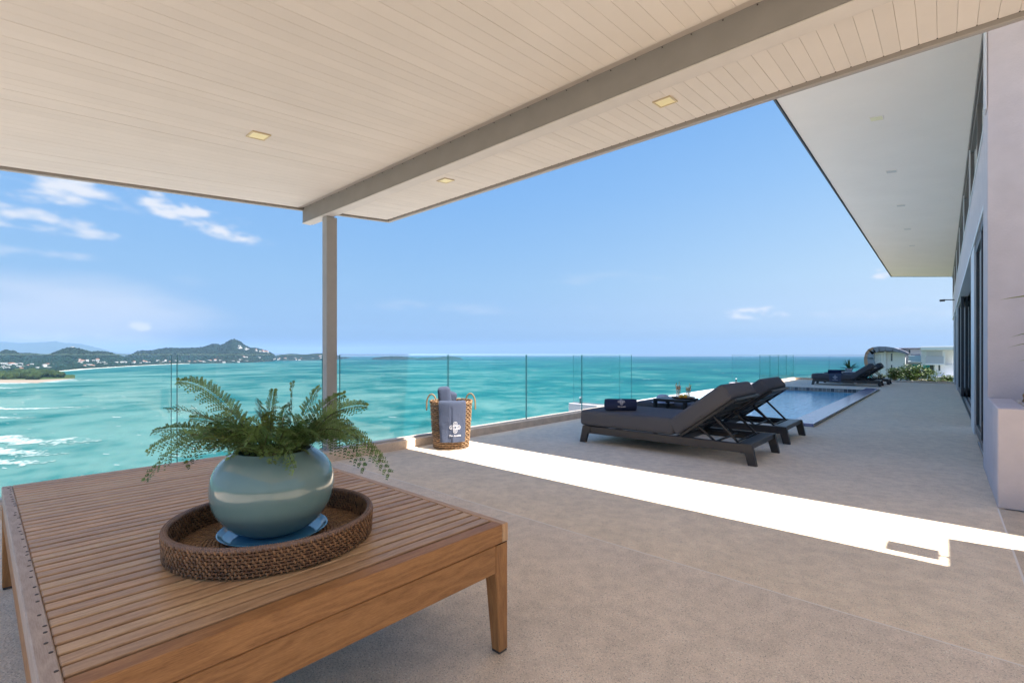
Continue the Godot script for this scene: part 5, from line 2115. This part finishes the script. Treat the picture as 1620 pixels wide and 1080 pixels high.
# ------------------------------------------------------------------ sun loungers
func make_lounger(label: String) -> Node3D:
	var t := thing("sun_lounger", label, "sun lounger", Vector3.ZERO, 0, "charcoal sun loungers by the pool")
	var W := 0.93
	for z in [-0.02, -W + 0.02]:
		obj("side_rail", span(Vector3(0.03, 0.122, z - 0.018), Vector3(2.035, 0.212, z + 0.018), 0.004), M.dark_metal, t)
	obj("end_rail", span(Vector3(0.03, 0.125, -W + 0.04), Vector3(0.08, 0.208, -0.04), 0.004), M.dark_metal, t)
	obj("end_rail", span(Vector3(1.895, 0.160, -W + 0.04), Vector3(2.03, 0.216, -0.04), 0.004), M.dark_metal, t)
	obj("cross_rail", span(Vector3(1.20, 0.13, -W + 0.04), Vector3(1.25, 0.20, -0.04), 0.004), M.dark_metal, t)
	for s in [0, 1]:
		for z in [-0.02, -W + 0.02]:
			var mb := MB.new()
			var d := 1.0 if s else -1.0
			var xo := 2.04 if s else 0.025
			# splayed plate: outer edge runs outward to the floor
			var a := [Vector2(xo - d * 0.11, 0.214), Vector2(xo, 0.214), Vector2(xo + d * 0.045, 0.0), Vector2(xo - d * 0.035, 0.0), Vector2(xo - d * 0.068, 0.121), Vector2(xo - d * 0.11, 0.121)]
			var h := 0.0245
			var tris := [[0, 1, 4], [0, 4, 5], [1, 2, 3], [1, 3, 4]]
			for q in tris:
				var A: Vector2 = a[q[0]]
				var B: Vector2 = a[q[1]]
				var C: Vector2 = a[q[2]]
				var f := (B - A).cross(C - A) > 0.0
				for sd in [-1.0, 1.0]:
					var z3: float = z + sd * h
					if f == (sd > 0.0):
						mb.tri(Vector3(A.x, A.y, z3), Vector3(B.x, B.y, z3), Vector3(C.x, C.y, z3))
					else:
						mb.tri(Vector3(A.x, A.y, z3), Vector3(C.x, C.y, z3), Vector3(B.x, B.y, z3))
			for k in 6:
				var A: Vector2 = a[k]
				var B: Vector2 = a[(k + 1) % 6]
				if d > 0:
					mb.quad(Vector3(B.x, B.y, z + h), Vector3(A.x, A.y, z + h), Vector3(A.x, A.y, z - h), Vector3(B.x, B.y, z - h))
				else:
					mb.quad(Vector3(A.x, A.y, z + h), Vector3(B.x, B.y, z + h), Vector3(B.x, B.y, z - h), Vector3(A.x, A.y, z - h))
			obj("leg", mb.mesh(), M.dark_metal, t)
	# seat mattress
	var seat := MB.new()
	seat.cushion(Vector3(0.60, 0.313, -W / 2), Vector3(1.245, 0.195, W + 0.01), 0.045, Basis.IDENTITY, 0.012)
	var so := obj("seat_cushion", seat.mesh(), M.cushion, t)
	var sm := MB.new()
	var yy := 0.313
	for x in [0.78]:
		sm.tube(pts([Vector3(x, yy - 0.09, 0.0095), Vector3(x, yy + 0.055, 0.0095), Vector3(x, yy + 0.094, -0.03), Vector3(x, yy + 0.102, -0.25), Vector3(x, yy + 0.1055, -W / 2), Vector3(x, yy + 0.102, -W + 0.25), Vector3(x, yy + 0.094, -W + 0.03)]), 0.0028, -1, 5)
	obj("seam", sm.mesh(), M.seam, so)
	# backrest
	var an := 0.646
	var al := Vector3(cos(an), sin(an), 0)
	var no := Vector3(-sin(an), cos(an), 0)
	var b := Basis(al, no, Vector3.BACK)
	var hinge := Vector3(1.262, 0.218, -W / 2)
	var bk := MB.new()
	bk.cushion(hinge + al * 0.372 + no * 0.098, Vector3(0.755, 0.185, W + 0.01), 0.042, b, 0.012)
	var bo := obj("back_cushion", bk.mesh(), M.cushion, t)
	var bs := MB.new()
	for q in [0.36]:
		var o: Vector3 = hinge + al * q + no * 0.098
		bs.tube(pts([o - no * 0.085 + Vector3(0, 0, W / 2 + 0.0095), o + no * 0.055 + Vector3(0, 0, W / 2 + 0.0095), o + no * 0.091 + Vector3(0, 0, W / 2 - 0.03), o + no * 0.099 + Vector3(0, 0, W / 2 - 0.2), o + no * 0.1025, o + no * 0.099 - Vector3(0, 0, W / 2 - 0.2), o + no * 0.091 - Vector3(0, 0, W / 2 - 0.03)]), 0.0028, -1, 5)
	obj("seam", bs.mesh(), M.seam, bo)
	var panel := MB.new()
	panel.chbox(hinge + al * 0.37 - no * 0.004, Vector3(0.72, 0.012, W - 0.06), 0.003, b)
	for s in [-1.0, 1.0]:
		panel.chbox(hinge + al * 0.37 - no * 0.018 + Vector3(0, 0, s * (W / 2 - 0.045)), Vector3(0.76, 0.03, 0.04), 0.004, b)
	panel.chbox(hinge + al * 0.735 - no * 0.018, Vector3(0.035, 0.03, W - 0.14), 0.004, b)
	for k in 5:
		panel.chbox(hinge + al * (0.12 + 0.13 * k) - no * 0.0165, Vector3(0.04, 0.012, W - 0.14), 0.003, b)
	obj("back_frame", panel.mesh(), M.black_metal, t)
	for z in [-0.13, -W + 0.13]:
		obj("prop", bar(Vector3(1.62, 0.455, z), Vector3(1.875, 0.20, z), 0.018, 0.024), M.black_metal, t)
		obj("prop", bar(Vector3(1.455, 0.345, z + 0.03), Vector3(1.655, 0.185, z + 0.03), 0.018, 0.022), M.black_metal, t)
		obj("ratchet", span(Vector3(1.28, 0.165, z - 0.025), Vector3(1.90, 0.195, z - 0.011), 0.002), M.black_metal, t)
	obj("prop_bar", bar(Vector3(1.655, 0.19, -0.1), Vector3(1.655, 0.19, -W + 0.1), 0.018, 0.018), M.black_metal, t)
	obj("prop_bar", bar(Vector3(1.862, 0.21, -0.13), Vector3(1.862, 0.21, -W + 0.13), 0.016, 0.016), M.black_metal, t)
	return t

func loungers() -> void:
	var a := make_lounger("charcoal sun lounger nearest the lens, with a rolled navy towel on its foot end")
	a.position = Vector3(-3.468, 0, -5.20)
	var spots := [[Vector3(-3.50, 0, -6.77), "charcoal sun lounger between the small black table and the pool, behind the nearest one"],
		[Vector3(-3.665, 0, -21.0), "charcoal sun lounger across the pool with a towel hanging over its side"],
		[Vector3(-3.55, 0, -22.75), "farthest charcoal sun lounger, half hidden behind the one with the hanging towel"]]
	for s in spots:
		var c: Node3D = a.duplicate()
		c.name = numbered("sun_lounger")
		add_child(c)
		c.position = s[0]
		c.set_meta("label", s[1])

func at_y(px: float, py: float, y: float) -> Vector3:
	var r := ray_of(px, py)
	return EYE + r * ((y - EYE.y) / r.y)

func small_things() -> void:
	var right := Vector3(cos(YAW), 0, -sin(YAW))
	# rolled towel on the nearest lounger
	towel_roll("rolled navy towel with a white knot emblem lying on the foot of the nearest lounger", Vector3(-3.03, 0.422 + 0.064, -5.43), right.rotated(Vector3.UP, -0.05), 0.375, 0.078, M.towel_dark, Vector3(0.62, 0.62, 0.5), true)
	# side table between the loungers
	var t := thing("side_table", "small square black metal side table between the two near loungers", "side table", Vector3(-2.74, 0, -6.44))
	obj("table_top", bx(Vector3(0.46, 0.035, 0.44), 0.004), M.black_metal, t, Vector3(0, 0.503, 0))
	for sx in [-1.0, 1.0]:
		for sz in [-1.0, 1.0]:
			obj("leg", bx(Vector3(0.045, 0.485, 0.045), 0.003), M.black_metal, t, Vector3(sx * 0.2075, 0.2425, sz * 0.1975))
	# tray with drinks
	var top := 0.5205
	var tc := Vector3(-2.66, top, -6.50)
	var tr := thing("serving_tray", "brown serving tray with fruit and drinks on the black side table", "tray", tc)
	var tm := MB.new()
	tm.lathe([Vector2(0, 0), Vector2(0.12, 0), Vector2(0.15, 0.012), Vector2(0.158, 0.02), Vector2(0.152, 0.02), Vector2(0.12, 0.007), Vector2(0, 0.006)], 32)
	obj("dish", tm.mesh(), M.wood_tray, tr)
	rng.seed = 6
	for i in 7:
		var fr := MB.new()
		var rr := rng.randf_range(0.016, 0.026)
		fr.lathe([Vector2(0, -rr), Vector2(rr * 0.7, -rr * 0.7), Vector2(rr, 0), Vector2(rr * 0.7, rr * 0.7), Vector2(0, rr)], 12)
		tag(obj("fruit", fr.mesh(), M.lime if i % 2 else M.fruit, null, tc + Vector3(rng.randf_range(-0.06, 0.06), 0.007 + rr, rng.randf_range(0.0, 0.09))), "small green lime on the serving tray beside the drinks" if i % 2 else "small orange fruit on the serving tray beside the drinks", "fruit", "limes on the tray" if i % 2 else "orange fruits on the tray")
	for i in 2:
		var gp: Vector3 = tc + [Vector3(-0.085, 0.008, -0.03), Vector3(0.045, 0.008, -0.06)][i]
		var gl := thing("drink_glass", ["tall glass of iced orange drink, left one on the side table", "glass of pale orange drink with a fruit slice, right one on the side table"][i], "glass", gp)
		var r0 := 0.034
		var hh: float = [0.17, 0.15][i]
		var gm := MB.new()
		gm.lathe([Vector2(0, 0), Vector2(r0 * 0.8, 0), Vector2(r0 * 1.12, hh), Vector2(r0 * 1.05, hh), Vector2(r0 * 0.74, 0.008), Vector2(0, 0.008)], 24)
		obj("tumbler", gm.mesh(), M.drink_glass, gl)
		var jm := MB.new()
		jm.lathe([Vector2(0, hh * 0.62), Vector2(r0 * 0.9, hh * 0.62), Vector2(r0 * 1.0, hh * 0.9), Vector2(0, hh * 0.9)], 20)
		obj("drink", jm.mesh(), M.juice if i == 0 else M.juice_pale, gl)
		var im := MB.new()
		im.lathe([Vector2(0, 0.01), Vector2(r0 * 0.72, 0.01), Vector2(r0 * 0.9, hh * 0.6), Vector2(0, hh * 0.6)], 20)
		obj("ice", im.mesh(), M.drink_glass, gl)
		var sl := MB.new()
		sl.lathe([Vector2(0, -0.003), Vector2(0.026, -0.003), Vector2(0.026, 0.003), Vector2(0, 0.003)], 18)
		obj("fruit_slice", sl.mesh(), M.fruit, gl, Vector3(0.035 if i else -0.025, hh + 0.006, 0.01), Basis(Vector3(0.3, 0, 1).normalized(), 1.3))
		var sw := MB.new()
		sw.tube(pts([Vector3(0.0, 0.02, 0), Vector3(0.02, hh + 0.05, 0.01)]), 0.0035, -1, 6)
		obj("straw", sw.mesh(), M.juice_pale, gl)
	# sunhat on the second lounger
	var hp := at_y(1049, 635.5, 0.43)
	hp.y = 0.424
	var hat := MB.new()
	hat.lathe([Vector2(0.0, 0.0), Vector2(0.12, 0.0), Vector2(0.155, -0.004), Vector2(0.158, 0.0), Vector2(0.12, 0.012), Vector2(0.1, 0.022), Vector2(0.093, 0.06), Vector2(0.08, 0.095), Vector2(0.05, 0.112), Vector2(0.0, 0.116)], 40)
	tag(obj("sunhat", hat.mesh(), M.towel_pale, null, hp), "white sunhat lying on the second lounger behind the black table", "hat")
	# towel over the side of the far lounger
	var fz := -20.985
	var q0 := vz(1312.5, 600, fz)
	var q1 := vz(1331.5, 600, fz)
	var tw := thing("hanging_towel", "slate blue towel with a white emblem hanging over the side of the far lounger", "towel", Vector3((q0.x + q1.x) / 2, 0, fz))
	var hw := (q1.x - q0.x) / 2
	var ctl := [Vector2(-0.62, 0.424), Vector2(-0.35, 0.428), Vector2(-0.1, 0.424), Vector2(-0.005, 0.412), Vector2(0.022, 0.375), Vector2(0.027, 0.28), Vector2(0.031, 0.13)]
	var cp := []
	for p in ctl:
		cp.append(Vector3(0, p.y, p.x))
	var fine := arc_path(cp, 24)
	var tb := MB.new()
	var rf := []
	var rb := []
	for i in range(fine.size() - 1, -1, -1):
		var a := PackedVector3Array()
		var b := PackedVector3Array()
		for k in 13:
			var u := (k / 12.0 * 2 - 1) * hw
			var w := 0.006 * sin(u * 30.0) * clampf((0.4 - fine[i].y) * 4.0, 0, 1)
			a.append(fine[i] + Vector3(u, 0.008, 0.008 + w))
			b.append(fine[i] + Vector3(-u, -0.002, -0.002 + w))
		rf.append(a)
		rb.append(b)
	tb.grid(rf, 0.5, 1)
	tb.grid(rb, 0.5, 1)
	obj("cloth", tb.mesh(), M.towel, tw)
	emblem_on(tw, func(u: float, v: float) -> Array: return [Vector3(u, 0.30 + v, 0.045), Vector3(0, 0, 1)], 0.07)
	towel_roll("rolled navy towel lying on the far lounger above the hanging towel", Vector3(vz(1321, 589, fz - 0.35).x, 0.487, fz - 0.35), Vector3(1, 0, 0), 0.40, 0.075, M.towel_dark, Vector3(0, 0.5, 0.8), false)
	# second small table with the spiky plant between the far loungers
	var tp := vz(1342.5, 590, -22.3)
	var st := thing("side_table", "small pale side table holding a spiky plant between the far loungers", "side table", Vector3(tp.x, 0, -22.33))
	obj("table_top", bx(Vector3(0.5, 0.03, 0.42), 0.004), M.pale_metal, st, Vector3(0, 0.465, 0))
	for sx in [-1.0, 1.0]:
		for sz in [-1.0, 1.0]:
			obj("leg", bx(Vector3(0.035, 0.448, 0.035), 0.003), M.pale_metal, st, Vector3(sx * 0.22, 0.224, sz * 0.18))
	var ag := thing("potted_agave", "spiky green agave in a white pot on the far side table", "potted plant", Vector3(tp.x + 0.02, 0.481, -22.33))
	var pm := MB.new()
	pm.lathe([Vector2(0, 0), Vector2(0.09, 0), Vector2(0.13, 0.10), Vector2(0.135, 0.115), Vector2(0.12, 0.115), Vector2(0.1, 0.09), Vector2(0, 0.09)], 28)
	obj("pot", pm.mesh(), M.white_ceramic, ag)
	rng.seed = 12
	for i in 26:
		var a := rng.randf() * TAU
		var e := rng.randf_range(0.15, 1.35)
		var lf := MB.new()
		lf.use_col = true
		var k := rng.randf_range(0.7, 1.3)
		lf.col = Color(0.06 * k, 0.11 * k, 0.035 * k)
		leaf_strip(lf, Vector3(0, 0.09, 0), Vector3(cos(a), 0, sin(a)), rng.randf_range(0.28, 0.40) * cos(e * 0.75), 0.03, 0.42 * sin(e), 0.15, 0.5)
		obj("leaf", lf.mesh(), M.leaf, ag)
	var bp := vz(1333, 586, -21.9)
	var bw := MB.new()
	bw.lathe([Vector2(0, 0), Vector2(0.05, 0), Vector2(0.13, 0.06), Vector2(0.125, 0.06), Vector2(0.05, 0.012), Vector2(0, 0.012)], 28)
	tag(obj("bowl", bw.mesh(), M.black_metal, null, Vector3(tp.x - 0.16, 0.481, -22.26)), "dark shallow bowl on the far side table beside the spiky plant", "bowl")
	# little bollard lights on the outer pool wall
	for i in 2:
		var bl := thing("bollard_light", ["small dark bollard light on the near pool wall, behind the last glass panel", "small dark bollard light on the far pool wall, just over the nearest lounger's raised back"][i], "bollard light", [Vector3(-5.88, 0.06, -8.75 - 0.03), Vector3(-5.9, 0.05, -19.45)][i], 0, "bollard lights on the pool wall")
		var s: float = [1.0, 1.15][i]
		var b0 := MB.new()
		b0.lathe([Vector2(0, 0), Vector2(0.03, 0), Vector2(0.03, 0.006), Vector2(0.017, 0.008), Vector2(0.017, 0.115 * s), Vector2(0, 0.115 * s)], 20)
		obj("stem", b0.mesh(), M.dark_metal, bl)
		var b1 := MB.new()
		b1.lathe([Vector2(0, 0), Vector2(0.026, 0), Vector2(0.026, 0.022), Vector2(0.012, 0.034), Vector2(0, 0.036)], 20)
		obj("lamp_head", b1.mesh(), M.white_ceramic, bl, Vector3(0, 0.1155 * s, 0))
